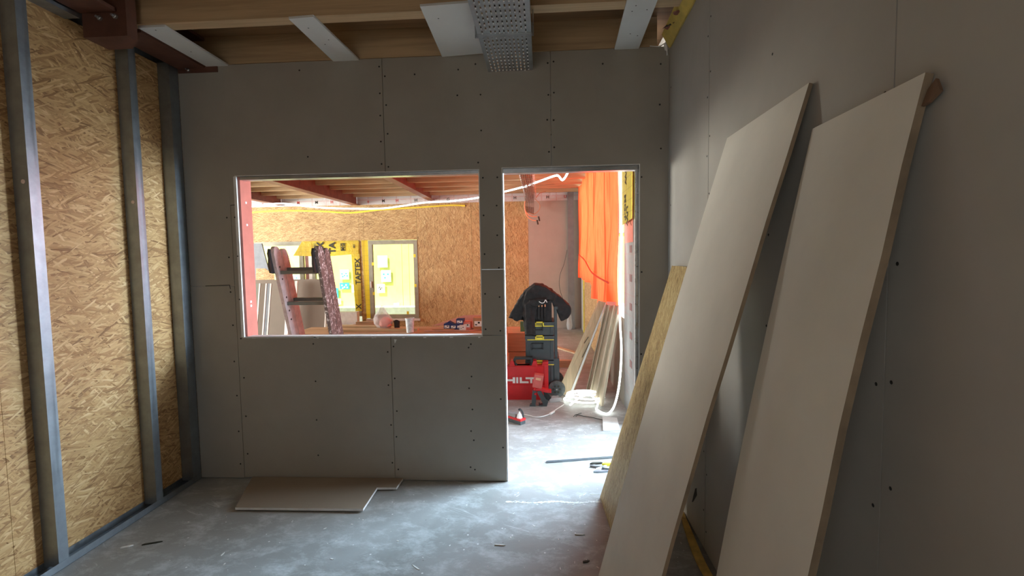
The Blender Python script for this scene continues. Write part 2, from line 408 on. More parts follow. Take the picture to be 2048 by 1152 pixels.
def glass_mat():
    m, nt, b = mat('window_glass'); nt.nodes.remove(b)
    t = ND(nt, 'ShaderNodeBsdfTransparent'); t.inputs[0].default_value = (0.93, 0.97, 0.93, 1)
    g = ND(nt, 'ShaderNodeBsdfGlossy'); g.inputs['Roughness'].default_value = 0.02
    fr = ND(nt, 'ShaderNodeFresnel'); mx = ND(nt, 'ShaderNodeMixShader')
    nt.links.new(fr.outputs[0], mx.inputs[0]); nt.links.new(t.outputs[0], mx.inputs[1]); nt.links.new(g.outputs[0], mx.inputs[2])
    nt.links.new(mx.outputs[0], nt.nodes['Material Output'].inputs[0]); return m
MT['glass'] = glass_mat()
def curtain_mat():
    m, nt, b = mat('orange_mesh_cloth'); tc = ND(nt, 'ShaderNodeTexCoord').outputs['Object']
    n = noise_(nt, scalev(nt, tc, (30, 40, 4)), 1.0, 4, 0.6)
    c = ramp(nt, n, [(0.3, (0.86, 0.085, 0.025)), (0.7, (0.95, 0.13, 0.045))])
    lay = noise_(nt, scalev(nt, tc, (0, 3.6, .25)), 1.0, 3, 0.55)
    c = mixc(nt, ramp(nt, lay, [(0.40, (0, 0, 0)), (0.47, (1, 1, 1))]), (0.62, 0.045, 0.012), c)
    nt.links.new(c, b.inputs['Base Color']); setin(b, Roughness=0.7)
    t = ND(nt, 'ShaderNodeBsdfTranslucent'); nt.links.new(c, t.inputs[0])
    mx = ND(nt, 'ShaderNodeMixShader'); mx.inputs[0].default_value = 0.65
    nt.links.new(b.outputs[0], mx.inputs[1]); nt.links.new(t.outputs[0], mx.inputs[2])
    nt.links.new(mx.outputs[0], nt.nodes['Material Output'].inputs[0]); return m
MT['curtain'] = curtain_mat()
def plastic_film():
    m, nt, b = mat('clear_film'); t = ND(nt, 'ShaderNodeBsdfTransparent'); mx = ND(nt, 'ShaderNodeMixShader'); mx.inputs[0].default_value = 0.6
    setin(b, Roughness=0.2); b.inputs['Base Color'].default_value = (0.8, 0.84, 0.88, 1)
    tc = ND(nt, 'ShaderNodeTexCoord').outputs['Object']; bump(nt, b, noise_(nt, tc, 40, 3, 0.6, 1.5), 0.8, 0.02)
    nt.links.new(b.outputs[0], mx.inputs[1]); nt.links.new(t.outputs[0], mx.inputs[2])
    nt.links.new(mx.outputs[0], nt.nodes['Material Output'].inputs[0]); return m
MT['film'] = plastic_film()

# ------------------------------------------------------------------ dimensions (metres)
D, XR, XL = 3.347, 0.856, -2.534
T = 0.1
ZT = 2.97
xd1, xd2, zd = -0.261, 0.659, 2.202
wx1, wx2, wz1, wz2 = -2.155, -0.426, 1.050, 2.196
xj0, xj, xj2 = -2.202, -1.075, 0.0725
YB = 10.75
XW = -8.2
YR = -1.7

# ------------------------------------------------------------------ floor and ground
floor = obj('floor', box(NB(), XW - .2, XR + .25, YR - .2, YB + .15, -0.15, 0.0), MT['conc'], kind='structure')
gb = obj('ground', box(NB(), -30, 20, -12, 30, -0.3, -0.16), MT['ground'], kind='structure')
# construction joint in the screed at the doorway: a ragged line of pale slurry
bm = NB()
for k in range(420):
    x = random.uniform(-.26, .37) if k % 3 else random.uniform(-.05, .36)
    y0 = 3.06 + (x + .24)*.03 + random.gauss(0, .006) + .008*math.sin(x*23)
    r = random.uniform(.002, .008); n_ = random.randint(4, 6); a0 = random.uniform(0, 6)
    prism(bm, [(x + r*random.uniform(.7, 2.2)*math.cos(a0 + 2*PI*q/n_), y0 + r*.6*math.sin(a0 + 2*PI*q/n_)) for q in range(n_)], 2, 0, random.uniform(.0005, .0016))
obj('slurry_joint', bm, MT['mortar'], floor, kind='stuff')
bm = NB()
for k in range(330):
    if k < 200: cx = random.uniform(-2.2, .6); cy = random.uniform(.9, 3.3)
    else: cx = random.uniform(-.2, .8); cy = random.uniform(2.0, 4.6)
    if cx < -1.0 and cy > 2.85: continue
    a = random.uniform(0, PI); L = random.choice((.005, .007, .01, .02, .035)) * random.uniform(.5, 1); W = random.uniform(.0015, .005)
    m4 = Matrix.Translation((cx, cy, 0)) @ Matrix.Rotation(a, 4, 'Z')
    if k % 4: L *= .45
    prism(bm, [(-L, -W*.3), (-L*.3, -W), (L*.8, -W*.5), (L, W*.4), (L*.1, W), (-L*.7, W*.8)], 2, 0.0, .0018, m4)
obj('plaster_crumbs', bm, MT['mortar'], floor, kind='stuff')

# ------------------------------------------------------------------ roof / ceiling
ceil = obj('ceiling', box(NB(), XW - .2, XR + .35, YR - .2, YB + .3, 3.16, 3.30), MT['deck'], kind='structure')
y = 2.752; yy = []
k = -7
while True:
    y = 2.752 + .6 * k
    if y > YB - .1: break
    if y > YR: yy.append(y)
    k += 1
for y in yy:
    back = y > D + .3
    obj('joist', box(NB(), (XW if back else XL), (XR if back else XR - .08), y, y + .088, ZT + (.0 if not back else .0), 3.159), MT['joist'], ceil, bevel=.003)
def ibeam(name, x0, x1, y0, y1, z0, z1, m, parent, tf=.014, tw=.01):
    xm = (x0 + x1) / 2; bm = NB()
    prism(bm, [(x0, z0), (x1, z0), (x1, z0+tf), (xm+tw/2, z0+tf), (xm+tw/2, z1-tf), (x1, z1-tf), (x1, z1), (x0, z1), (x0, z1-tf), (xm-tw/2, z1-tf), (xm-tw/2, z0+tf), (x0, z0+tf)], 1, y0, y1)
    return obj(name, bm, m, parent)
for xa, xb, zb in ((-4.21, -4.05, 2.80), (-5.95, -5.80, 2.84)):
    ibeam('steel_beam', xa, xb, D + .12, YB - .02, zb, 3.155, MT['red'], ceil)
ibeam('steel_beam', -2.50, -2.35, D + .12, YB - .02, 2.87, 3.155, MT['red'], ceil)
# front room: lower beam by the partition, bolted to the deeper one running over the camera
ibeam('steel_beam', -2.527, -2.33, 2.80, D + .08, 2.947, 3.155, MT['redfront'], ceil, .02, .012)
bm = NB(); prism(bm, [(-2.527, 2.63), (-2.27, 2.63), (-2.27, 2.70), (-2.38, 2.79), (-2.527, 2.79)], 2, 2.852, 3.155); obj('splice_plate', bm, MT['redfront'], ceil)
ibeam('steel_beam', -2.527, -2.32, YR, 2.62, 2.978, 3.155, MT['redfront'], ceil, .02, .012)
bm = NB()
for bx_, bz in ((-2.33, 2.955), (-2.42, 2.95)):
    lathe(bm, [(.013, 0), (.013, -.012), (.007, -.013), (.007, -.03)], (bx_, 2.63, bz), 6, 'y')
obj('bolt', bm, MT['galv'], ceil)
bm = NB(); lathe(bm, [(.012, 0), (.012, -.012), (.006, -.013), (.006, -.03)], (-2.45, D - .006, 2.935), 6, 'y'); obj('bolt', bm, MT['galv'], ceil)
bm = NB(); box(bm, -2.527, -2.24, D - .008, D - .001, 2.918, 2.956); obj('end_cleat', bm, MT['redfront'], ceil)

# ------------------------------------------------------------------ partition wall (wall_far)
bm = NB()
ya, yb_ = D + .013, D + T - .013
for x0, x1, z0, z1 in ((XL, -2.206, 0, 2.96), (-2.206, wx1 - .004, 0, wz1 - .004), (-2.206, wx1 - .004, wz2 + .004, 2.82), (wx1 - .004, wx2 + .004, 0, wz1 - .004), (wx1 - .004, wx2 + .004, wz2 + .004, 2.82), (wx2 + .004, xd1 - .004, 0, 2.82),
                       (xd1 - .004, xd2 + .004, zd + .004, 2.82), (xd2 + .004, XR, 0, 2.96), (xd1 - .02 + .25, xd2 + .004, 2.82, 2.96), (wx1 - .004, -.40, 2.82, 2.96)):
    box(bm, x0, x1, ya, yb_, z0, z1)
wf = obj('wall_far', bm, MT['galv'], kind='structure')
g = .0016
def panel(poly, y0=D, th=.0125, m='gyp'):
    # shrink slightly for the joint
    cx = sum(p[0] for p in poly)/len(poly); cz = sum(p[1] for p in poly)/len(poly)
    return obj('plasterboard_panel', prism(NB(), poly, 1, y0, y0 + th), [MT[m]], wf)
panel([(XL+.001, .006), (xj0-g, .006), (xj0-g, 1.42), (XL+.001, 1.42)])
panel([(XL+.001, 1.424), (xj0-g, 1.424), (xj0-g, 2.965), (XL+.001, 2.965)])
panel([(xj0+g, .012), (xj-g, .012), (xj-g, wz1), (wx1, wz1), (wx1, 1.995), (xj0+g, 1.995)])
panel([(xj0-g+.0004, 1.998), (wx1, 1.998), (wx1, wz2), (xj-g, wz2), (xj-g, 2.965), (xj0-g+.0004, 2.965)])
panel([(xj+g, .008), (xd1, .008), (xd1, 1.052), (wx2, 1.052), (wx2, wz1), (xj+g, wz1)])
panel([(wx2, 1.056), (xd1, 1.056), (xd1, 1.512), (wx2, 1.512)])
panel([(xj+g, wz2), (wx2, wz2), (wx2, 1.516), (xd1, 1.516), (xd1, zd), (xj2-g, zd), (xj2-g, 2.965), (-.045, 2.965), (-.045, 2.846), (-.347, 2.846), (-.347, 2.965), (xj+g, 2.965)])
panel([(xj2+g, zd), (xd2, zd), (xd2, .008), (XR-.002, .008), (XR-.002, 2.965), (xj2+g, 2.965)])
# back face boards
yk = D + T - .0125
panel([(XL, .01), (-2.205, .01), (-2.205, 2.80), (XL, 2.80)], yk, m='gyp2')
panel([(wx1, .01), (wx2, .01), (wx2, wz1), (wx1, wz1)], yk, m='gyp2')
panel([(wx1, wz2), (wx2, wz2), (wx2, 2.80), (wx1, 2.80)], yk, m='gyp2')
panel([(wx2, .01), (xd1, .01), (xd1, 2.80), (wx2, 2.80)], yk, m='gyp2')
panel([(xd1, zd), (xd2, zd), (xd2, 2.80), (xd1, 2.80)], yk, m='gyp2')
panel([(xd2, .01), (XR, .01), (XR, 2.80), (xd2, 2.80)], yk, m='gyp2')
# raw gypsum cut edges round both openings
bm = NB()
def rim(x0, x1, z0, z1, bottom):
    e = .006
    for y0 in (D - .0008, yk - .0005):
        box(bm, x0 - (.016 if bottom else e), x0 + (.004 if bottom else 0), y0, y0 + .0138, z0, z1); box(bm, x1, x1 + e, y0, y0 + .0138, z0, z1)
        box(bm, x0 - e, x1 + e, y0, y0 + .0138, z1, z1 + e)
        if bottom: box(bm, x0 - e, x1 + e, y0, y0 + .0138, z0 - e, z0)
rim(wx1, wx2, wz1, wz2, True); rim(xd1, xd2, .008, zd, False)
# small chips out of the sill edge
for k in range(14):
    x = random.uniform(wx1, wx2); box(bm, x, x + random.uniform(.006, .03), D - .002, D, wz1 - random.uniform(.006, .014), wz1)
obj('cut_edge', bm, MT['white'], wf)
bm = NB(); box(bm, wx1, wx2, D + .012, yk, wz1 - .0035, wz1 + .002); obj('sill_lining', bm, MT['white'], wf)
bm = NB(); box(bm, xd2 - .003, xd2 + .004, D + .02, yk - .015, .0, zd)
box(bm, xd2 - .014, xd2 - .003, D + .02, D + .024, .0, zd); box(bm, xd2 - .014, xd2 - .003, yk - .02, yk - .016, .0, zd)
obj('door_jamb_profile', bm, MT['galv'], wf)
bm = NB(); box(bm, xd1, xd2, D + .018, yk - .004, zd - .03, zd + .004); obj('door_head_profile', bm, MT['galv'], wf)
bm = NB(); box(bm, wx1, wx2, D + .018, yk - .004, wz2 - .022, wz2 + .004); obj('window_head_profile', bm, MT['galv'], wf)
bm = NB(); box(bm, xd1 - .004, xd1 + .002, D + .012, yk, .0, zd); obj('reveal_lining', bm, MT['white'], wf)
# screws
def screws(plane, pts, parent, r=.0062):
    bm = NB()
    for u, v in pts:
        if plane == 'y': lathe(bm, [(r, 0), (r*.5, -.0015)], (u, D - .0002, v), 7, 'y')
        else: lathe(bm, [(r, 0), (r*.5, -.0015)], (XR - .0002, u, v), 7, 'x')
    return obj('screw_heads', bm, MT['screw'], parent, kind='stuff')
pts = []
def scol(x, z0, z1, n, j=.006):
    for k in range(n): pts.append((x + random.uniform(-j, j), z0 + (z1-z0)*k/(n-1) + random.uniform(-.02, .02)))
scol(xj0 - .03, .1, 1.9, 8); scol(xj0 + .03, .2, 1.9, 7); scol(xj + .022, .08, .98, 5); scol(xj - .022, .15, .95, 4)
scol(xj - .02, 2.26, 2.9, 5); scol(xj + .02, 2.24, 2.86, 4); scol(xj2 - .02, 2.3, 2.9, 4); scol(xj2 + .02, 2.32, 2.9, 4)
scol(-.50, .1, .98, 5); scol(-.52, .1, .95, 4); scol(-.42, 2.25, 2.9, 4, .02); scol(-.30, 1.1, 2.15, 6); scol(-.40, 1.1, 2.15, 5)
scol(-1.64, .2, .98, 4); scol(-1.64, 2.3, 2.9, 2, .02); scol(.80, 2.3, 2.85, 3); scol(.68, .3, 2.1, 4)
pts += [(-.55, 2.87), (-.85, 2.85), (-.56, 2.7), (-.29, .25), (-.30, .6), (.42, 2.87)]
screws('y', pts, wf)
# small tears in the paper left of the opening
bm = NB()
for p, q in (((-2.42, 1.424), (-2.24, 1.428)), ((-2.24, 1.428), (-2.235, 1.40)), ((-2.20, 1.996), (-2.17, 1.997))):
    tube(bm, [(p[0], D - .0005, p[1]), (q[0], D - .0005, q[1])], .0022, 5)
obj('paper_tear', bm, MT['screw'], wf)
bm = NB(); prism(bm, [(-2.12+1.07, wz1-.02), (-1.045, wz1-.05), (-1.03, wz1-.022)], 1, D-.004, D-.001); obj('plaster_drip', bm, MT['mortar'], wf)

# ------------------------------------------------------------------ left wall
wl = obj('wall_left', box(NB(), XL - .30, XL - .105, YR, D + T, 0, 3.15), MT['stud'], kind='structure')
XO = XL - .085   # face of the strand board
ys = [YR, -.35, .90, 2.15, D + T]
for a, b in zip(ys, ys[1:]):
    obj('strand_board', box(NB(), XO - .015, XO, a + .001, b - .001, .0, 2.96), MT['osb_left'], wl)
def cstud(ys_, w=.055):
    # C section: web faces the camera side (-y), flanges towards the room and the board
    bm = NB(); x1 = XL; x0 = XO + .002; t = .0015; y0 = ys_ - w; y1 = ys_
    h = [(x0, y0), (x1, y0), (x1, y1), (x1-.012, y1), (x1-.012, y1-t), (x1-t, y1-t), (x1-t, y0+t), (x0+t, y0+t), (x0+t, y1-t), (x0+.012, y1-t), (x0+.012, y1), (x0, y1)]
    prism(bm, h, 2, .02, 2.97)
    s = obj('metal_stud', bm, MT['stud'], wl)
    # service hole: a pale disc, the light through the web put into its colour
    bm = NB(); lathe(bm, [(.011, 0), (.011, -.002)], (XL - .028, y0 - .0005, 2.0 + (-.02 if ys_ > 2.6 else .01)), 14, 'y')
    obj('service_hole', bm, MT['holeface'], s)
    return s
MT['holeface'] = plain('hole_light_disc', (0.85, 0.70, 0.66), 0.5)  # pale colour stands in for light seen through the hole
for ys_ in (2.338, 2.984, 1.70, 1.06, .42): cstud(ys_)
bm = NB(); box(bm, XO + .002, XL, D - .085, D - .002, .02, 2.965); obj('metal_stud', bm, MT['stud'], wl)
bm = NB(); box(bm, XL - .083, XL + .003, YR, D - .002, 0, .0016); box(bm, XL + .0015, XL + .003, YR, D - .002, 0, .04); box(bm, XO, XO+.0015, YR, D-.002, 0, .04)
obj('bottom_track', bm, MT['stud'], wl)
bm = NB(); box(bm, XO, XL + .002, YR, 2.62, 2.952, 2.972); obj('top_track', bm, MT['stud'], wl)

# ------------------------------------------------------------------ right wall
wr = obj('wall_right', box(NB(), XR + .014, XR + .20, YR, D + T, 0, 3.12), MT['gyp2'], kind='structure')
yj = [D, 2.574, 1.257, -.06, YR]
for b, a in zip(yj, yj[1:]):
    bm = NB(); box(bm, XR, XR + .0125, a + .0022, b - .0022, .01, 3.12)
    obj('plasterboard_panel', bm, MT['gyp2'], wr, bevel=.0012)
pts = []
def sr(y, z0, z1, n, j=.006):
    for k in range(n): pts.append((y + random.uniform(-j, j), z0 + (z1-z0)*k/(n-1) + random.uniform(-.03, .03)))
sr(1.257 - .03, .15, 2.75, 10); sr(1.257 + .03, .2, 2.7, 8); sr(2.574 - .02, .15, 2.8, 10); sr(2.574 + .02, .2, 2.7, 9)
sr(1.9, .3, 2.7, 8, .01); sr(3.3, .3, 2.7, 4)
screws('x', pts, wr, .0055)

# ------------------------------------------------------------------ rear wall (behind the camera) with an opening added for the fill lamp
bm = NB()
for x0, x1, z0, z1 in ((XL-.3, -1.7, 0, 3.15), (-.1, XR + .2, 0, 3.15), (-1.7, -.1, 0, 1.4), (-1.7, -.1, 2.4, 3.15)): box(bm, x0, x1, YR - .15, YR, z0, z1)
obj('wall_back', bm, MT['gyp2'], kind='structure')

# ------------------------------------------------------------------ far room shell
bm = NB()
for y0, y1, z0, z1 in ((D, 4.4, 0, 3.15), (10.0, YB + .15, 0, 3.15), (4.4, 10.0, 0, .5), (4.4, 10.0, 2.7, 3.15)): box(bm, XW - .2, XW, y0, y1, z0, z1)  # unseen side opening added to let the left fill lamp in
box(bm, XW, XL + .0, D + .014, D + T, 0, 3.15)
obj('wall_left_rear', bm, MT['osb_side'], kind='structure')
# far wall: windows cut out
w1x0, w1x1, w1z0, w1z1 = -6.55, -4.10, 0.0, 2.02
w2x0, w2x1, w2z0, w2z1 = -3.99, -2.78, .235, 2.02
wb = obj('wall_rear', box(NB(), XW, XR + .2, YB + .02, YB + .12, 2.82, 3.15), MT['osb_far'], kind='structure')
bm = NB()
for x0, x1, z0, z1 in ((XW, w1x0, 0, 2.82), (w1x0, w1x1, w1z1, 2.82), (w1x1, w2x0, 0, 2.82), (w2x0, w2x1, w2z1, 2.82), (w2x0, w2x1, 0, w2z0), (w2x1, XR+.2, 0, 2.82)): box(bm, x0, x1, YB + .02, YB + .12, z0, z1)
obj('wall_core', bm, MT['white'], wb)
def fpanel(x0, x1, z0, z1, m='osb_far', n='strand_board'):
    return obj(n, box(NB(), x0 + .0015, x1 - .0015, YB, YB + .018, z0, z1), MT[m], wb)
fpanel(XW, w1x0, 0, 2.81); fpanel(w1x0, -4.10, w1z1, 2.81); fpanel(-4.10, w2x0, 0, 2.81); fpanel(w2x0, w2x1, w2z1, 2.81)
fpanel(w2x0, w2x1, 0, w2z0); fpanel(w2x1, -1.55, 0, 2.81, 'osb_up'); fpanel(-1.55, -.29, 0, 2.81, 'osb_up')
fpanel(-.29, XR, 0, 2.81, 'gyp2', 'plasterboard_panel')
# membrane strip under the joists
bm = NB(); box(bm, XW, XR, YB - .012, YB - .003, 2.81, 3.0); fs = obj('membrane_strip', bm, MT['foil_white'], wb)
k = 0
x = -6.3
while x < .6:
    s = random.choice(['U', 'M', 'n', 'o', 'S', 'G', 'H'])
    m_ = 'ink' if k % 2 else 'redink'
    obj('printed_letter', text_bm(s, .09, frame((x, YB - .014, 2.885), (1, 0, 0), (0, 0, 1)), .002), MT[m_], fs)
    x += random.uniform(.28, .45); k += 1
bm = NB()
pl = smoothline([at(497, 424, 1, YB-.02), at(560, 420, 1, YB-.02), at(640, 421, 1, YB-.02), at(700, 424, 1, YB-.02), at(760, 418, 1, YB-.02), at(840, 413, 1, YB-.02), at(900, 409, 1, YB-.02), at(930, 410, 1, YB-.02)], 5)
for a, b in zip(pl, pl[1:]): hexa(bm, [a, b, b - Vector((0, 0, .035)), a - Vector((0, 0, .035))], Vector((0, .006, 0)))
obj('yellow_tape', bm, MT['yellow'], wb)

# window_1 : two part frame with foil
def wframe(name, x0, x1, z0, z1, fw, y0=YB - .01, y1=YB + .07):
    bm = NB()
    box(bm, x0, x0+fw, y0, y1, z0, z1); box(bm, x1-fw, x1, y0, y1, z0, z1); box(bm, x0+fw, x1-fw, y0, y1, z0, z0+fw); box(bm, x0+fw, x1-fw, y0, y1, z1-fw, z1)
    o = obj(name, bm, MT['wframe'], bevel=.004); o['kind'] = 'structure'; return o
def pane(par, x0, x1, z0, z1, y=YB+.03): return obj('pane', box(NB(), x0, x1, y, y+.006, z0, z1), MT['glass'], par)
win2 = wframe('window_2', w2x0 + .09, w2x1 + .0, w2z0 + .01, w2z1 - .01, .09)
pane(win2, w2x0 + .17, w2x1 - .08, w2z0 + .09, w2z1 - .09)
bm = NB(); box(bm, w2x0+.17, w2x0+.19, YB+.0, YB+.03, w2z0+.09, w2z1-.09); obj('inner_bead', bm, MT['wframe'], win2)
bm = NB(); box(bm, w2x0+.12, w2x0+.145, YB-.04, YB-.01, .95, 1.09); obj('window_handle', bm, MT['cable'], win2)
bm = NB(); box(bm, w2x0+.0, w2x1+.03, YB - .05, YB + .02, w2z0 - .04, w2z0 + .008); obj('window_sill', bm, MT['white'], win2)
bm = NB(); hexa(bm, [(w2x0+.0, YB-.015, w2z0+.02), (w2x0+.09, YB-.006, w2z0+.02), (w2x0+.085, YB-.006, w2z1), (w2x0-.06, YB-.015, w2z1)], Vector((0, .004, 0)))
o = obj('membrane_flap', bm, MT['foil_yellow'], win2)
bm = NB()
for q in ((w2x0+.16, 1.45), (w2x0+.16, .78), (w2x1-.09, 1.62), (w2x1-.09, .95), (w2x1-.28, w2z0+.10)): box(bm, q[0], q[0]+.05, YB-.012, YB-.009, q[1], q[1]+.07)
obj('yellow_spacer', bm, MT['yellow'], win2)
win1 = wframe('window_1', w1x0, -5.42, .9, w1z1, .09)
pane(win1, w1x0+.09, -5.51, .99, w1z1-.09)
win3 = wframe('window_3', -5.22, w1x1, .30, w1z1 + .0, .07)
pane(win3, -5.15, w1x1-.07, .37, w1z1-.07)
bm = NB(); box(bm, -5.38, -5.30, YB, YB+.1, .3, 2.02); obj('window_post', bm, MT['red'], win3)
bm = NB(); box(bm, -5.30, -5.22, YB, YB+.1, .3, 2.02); obj('window_post', bm, MT['white'], win3)
# yellow membrane hanging over the head of window_3
bm = NB(); hexa(bm, [(-5.30, YB-.02, 2.02), (-4.12, YB-.02, 2.02), (-4.12, YB-.03, 1.72), (-5.02, YB-.03, 1.66)], Vector((0, .003, 0)))
fl = obj('membrane_flap', bm, MT['foil_yellow'], win3)
bm = NB(); hexa(bm, [(-5.42, YB-.02, 2.02), (-5.20, YB-.02, 2.02), (-5.16, YB-.05, 1.68), (-5.62, YB-.05, 1.70)], Vector((0, .003, 0)))
obj('membrane_flap', bm, MT['foil_yellow'], win3)
for s, px, py, sz, bd in (('001', 630, 492, .085, .003), ('X', 641, 491, .21, .008), ('TA', 665, 496, .20, .008), ('MG', 686, 494, .105, .004), ('001', 708, 492, .06, .002)):
    p = at(px, py, 1, YB - .034)
    obj('printed_letter', text_bm(s, sz, frame(p, (0, 0, 1), (-1, 0, 0)), bd), MT['ink'], fl)
p = at(686, 494, 1, YB - .034); bm = NB(); a, b, e = .055, .085, .010
for x0, x1, z0, z1 in ((-a, a, b-e, b), (-a, a, -b, -b+e), (-a, -a+e, -b, b), (a-e, a, -b, b)): box(bm, p.x+x0, p.x+x1, p.y-.001, p.y+.001, p.z+z0, p.z+z1)
obj('logo_frame', bm, MT['ink'], fl)
# vertical membrane at the right of window_3 with big lettering
bm = NB(); hexa(bm, [(-4.30, YB-.018, 2.0), (-4.10, YB-.018, 2.0), (-4.09, YB-.018, .42), (-4.24, YB-.018, .42)], Vector((0, .003, 0)))
vm = obj('membrane_flap', bm, MT['foil_yellow'], win3)
obj('printed_letter', text_bm('TAFTEX', .165, frame(at(716, 543, 1, YB-.022), (0, 0, 1), (-1, 0, 0)), .004), MT['ink'], vm)
obj('printed_letter', text_bm('X', .165, frame(at(718, 613, 1, YB-.022), (0, 0, 1), (-1, 0, 0)), .004), MT['ink'], vm)

# ------------------------------------------------------------------ right outer wall of the far room
wo = obj('wall_outer', box(NB(), XR + .012, XR + .22, 4.52, 5.12, 0, 3.12), MT['white'], kind='structure')
bm = NB()
box(bm, XR+.012, XR+.22, D + T, 4.52, 2.42, 3.12); box(bm, XR+.012, XR+.22, 5.12, 9.95, 0, .93); box(bm, XR+.012, XR+.22, 5.12, 9.95, 2.99, 3.12); box(bm, XR+.012, XR+.22, 9.95, YB+.1, 0, 3.12)
obj('wall_core', bm, MT['white'], wo)
bm = NB(); box(bm, XR, XR+.011, 4.54, 5.12, .0, 3.1); fo = obj('membrane_strip', bm, MT['foil_side'], wo)
obj('strand_board', box(NB(), XR, XR+.011, 7.2, 9.9, .0, 1.2), MT['osb_side'], wo)
obj('plasterboard_panel', box(NB(), XR, XR+.011, 5.12, 7.19, .0, .93), MT['gyp'], wo)
obj('plasterboard_panel', box(NB(), XR, XR+.011, 10.12, YB, .0, 2.81), MT['gyp2'], wo)
bm = NB(); box(bm, XR-.01, XR+.008, 9.9, 10.11, 0, 2.95); obj('yellow_membrane', bm, MT['foil_yellow_side'], wo)
# opening reveal, aluminium strip and red print on the membrane near the doorway
bm = NB(); box(bm, XR - .004, XR + .2, 4.505, 4.535, 0, 2.42); obj('door_frame', bm, MT['white'], wo)
bm = NB()
for z in (.5, .78, 1.06, 1.34, 1.62): box(bm, XR-.002, XR, 4.68, 4.80, z, z+.07)
pr = obj('red_print', bm, plain('faded_red_print', (0.26, 0.14, 0.14), 0.7), fo)
bm = NB(); box(bm, XR-.003, XR, 4.62, 5.1, 1.72, 2.4); obj('orange_membrane', bm, plain('salmon_film', (0.72, 0.20, 0.15), 0.5), fo)

# ------------------------------------------------------------------ outside: neighbouring facade seen through the windows
YE = 13.6
fac = obj('neighbour_facade', box(NB(), -12, 3, YE, YE + .3, -.2, 4.2), MT['ext'])
tag(fac, 'sunlit yellow-green facade beyond the far windows', 'facade'); fac['kind'] = 'structure'
bm = NB()
for i in range(9):
    x = -4.15 + i * .2; box(bm, x, x + .19, YE - .05, YE, -.1, 2.55)
obj('facade_board', bm, MT['extyellow'], fac, kind='stuff')
bm = NB(); box(bm, -12, 3, YE - .06, YE, 2.2, 2.24); obj('facade_rail', bm, MT['grey'], fac)
bm = NB(); box(bm, -12, 3, YE - .5, YE, -.15, .25); obj('facade_plinth', bm, MT['white'], fac)
def paper(px, py, wpx, hpx, teal=False, dots=0):
    p = at(px, py, 1, YE - .07); s = YE / F
    o = obj('paper_sheet', box(NB(), p.x - wpx*s/2, p.x + wpx*s/2, YE - .075, YE - .07 + .02, p.z - hpx*s/2, p.z + hpx*s/2), MT['teal' if teal else 'paper'])
    return o, p, s
papers = [
 (772, 552, 20, 24, False, 'white paper with three teal dots behind the right window'),
 (762, 577, 16, 18, False, 'white paper with a dark scribble low behind the right window'),
 (765, 523, 20, 24, False, 'blank white paper high behind the right window'),
 (793, 613, 11, 14, False, 'small blank paper near the bottom of the right window'),
 (689, 549, 18, 20, False, 'white paper sheet with faint teal blots above the teal card'),
 (689, 572, 20, 13, True, 'teal card with white spots on the facade by the ladder'),
 (668, 586, 18, 20, True, 'pale teal sheet just right of the ladder rail'),
 (676, 603, 12, 12, False, 'small white sheet hanging below the pale teal sheet'),
 (590, 558, 26, 18, False, 'white sheet with teal rings behind the left window'),
 (708, 577, 10, 16, False, 'white sheet half hidden by the lettered yellow membrane')]
for px, py, a, b, tl, lab in papers:
    o, p, s = paper(px, py, a, b, tl); tag(o, lab, 'paper', 'papers on the facade outside')
    if 'dots' in lab:
        bm = NB()
        for dx, dz in ((-.06, .05), (.06, .05), (-.03, -.05)): lathe(bm, [(.028, 0), (.028, -.004)], (p.x+dx, YE-.075, p.z+dz), 10, 'y')
        obj('teal_dot', bm, MT['teal'], o)
    if 'scribble' in lab:
        bm = NB(); tube(bm, smoothline([(p.x-.07, YE-.078, p.z), (p.x-.03, YE-.078, p.z+.05), (p.x-.02, YE-.078, p.z-.04), (p.x+.02, YE-.078, p.z+.03), (p.x+.06, YE-.078, p.z-.01)]), .007, 5); obj('scribble', bm, MT['ink'], o)
    if 'spots' in lab or 'rings' in lab or 'blots' in lab:
        bm = NB()
        for dx, dz in ((-.07, .02), (.05, .03), (0, -.03), (.08, -.04), (-.05, -.06)): lathe(bm, [(.024, 0), (.024, -.004)], (p.x+dx, YE-.075, p.z+dz), 10, 'y')
        obj('printed_spot', bm, MT['paper' if 'spots' in lab else 'teal'], o)

# ------------------------------------------------------------------ ceiling strips (front room)
def strip(pts, label, screwpts):
    b = [Vector((p[0], p[1], ZT - .0135)) for p in pts]
    t = thing('plasterboard_strip', (sum(p[0] for p in pts)/4, sum(p[1] for p in pts)/4, ZT - .0135), label, 'plasterboard strip', None)
    obj('board', hexa(NB(), b, Vector((0, 0, .0125))), MT['gypstrip'], t, bevel=.001)
    bm = NB()
    for x, y in screwpts: lathe(bm, [(.0045, 0), (.003, -.001)], (x, y, ZT - .0136), 7, 'z')
    obj('screw_heads', bm, MT['screw'], t, kind='stuff')
    return t
MT['gypstrip'] = gypsum('plasterboard_strip_paper', (0.66, 0.67, 0.655), 5.0)
strip([(-2.32, 2.765), (-2.156, 2.765), (-2.163, D-.002), (-2.318, D-.002)], 'pale plasterboard strip screwed under the joists beside the steel beam', [(-2.24, 2.80), (-2.25, 3.1)])
strip([(-1.408, 2.745), (-1.26, 2.735), (-1.232, D-.002), (-1.412, D-.002)], 'narrow plasterboard strip under the joists left of the opening joint', [(-1.35, 2.86), (-1.35, 3.08), (-1.30, 3.02)])
strip([(-.641, 2.68), (-.353, 2.665), (-.372, D-.03), (-.657, D-.002)], 'widest plasterboard strip under the joists, left of the cable tray', [(-.57, 2.82)])
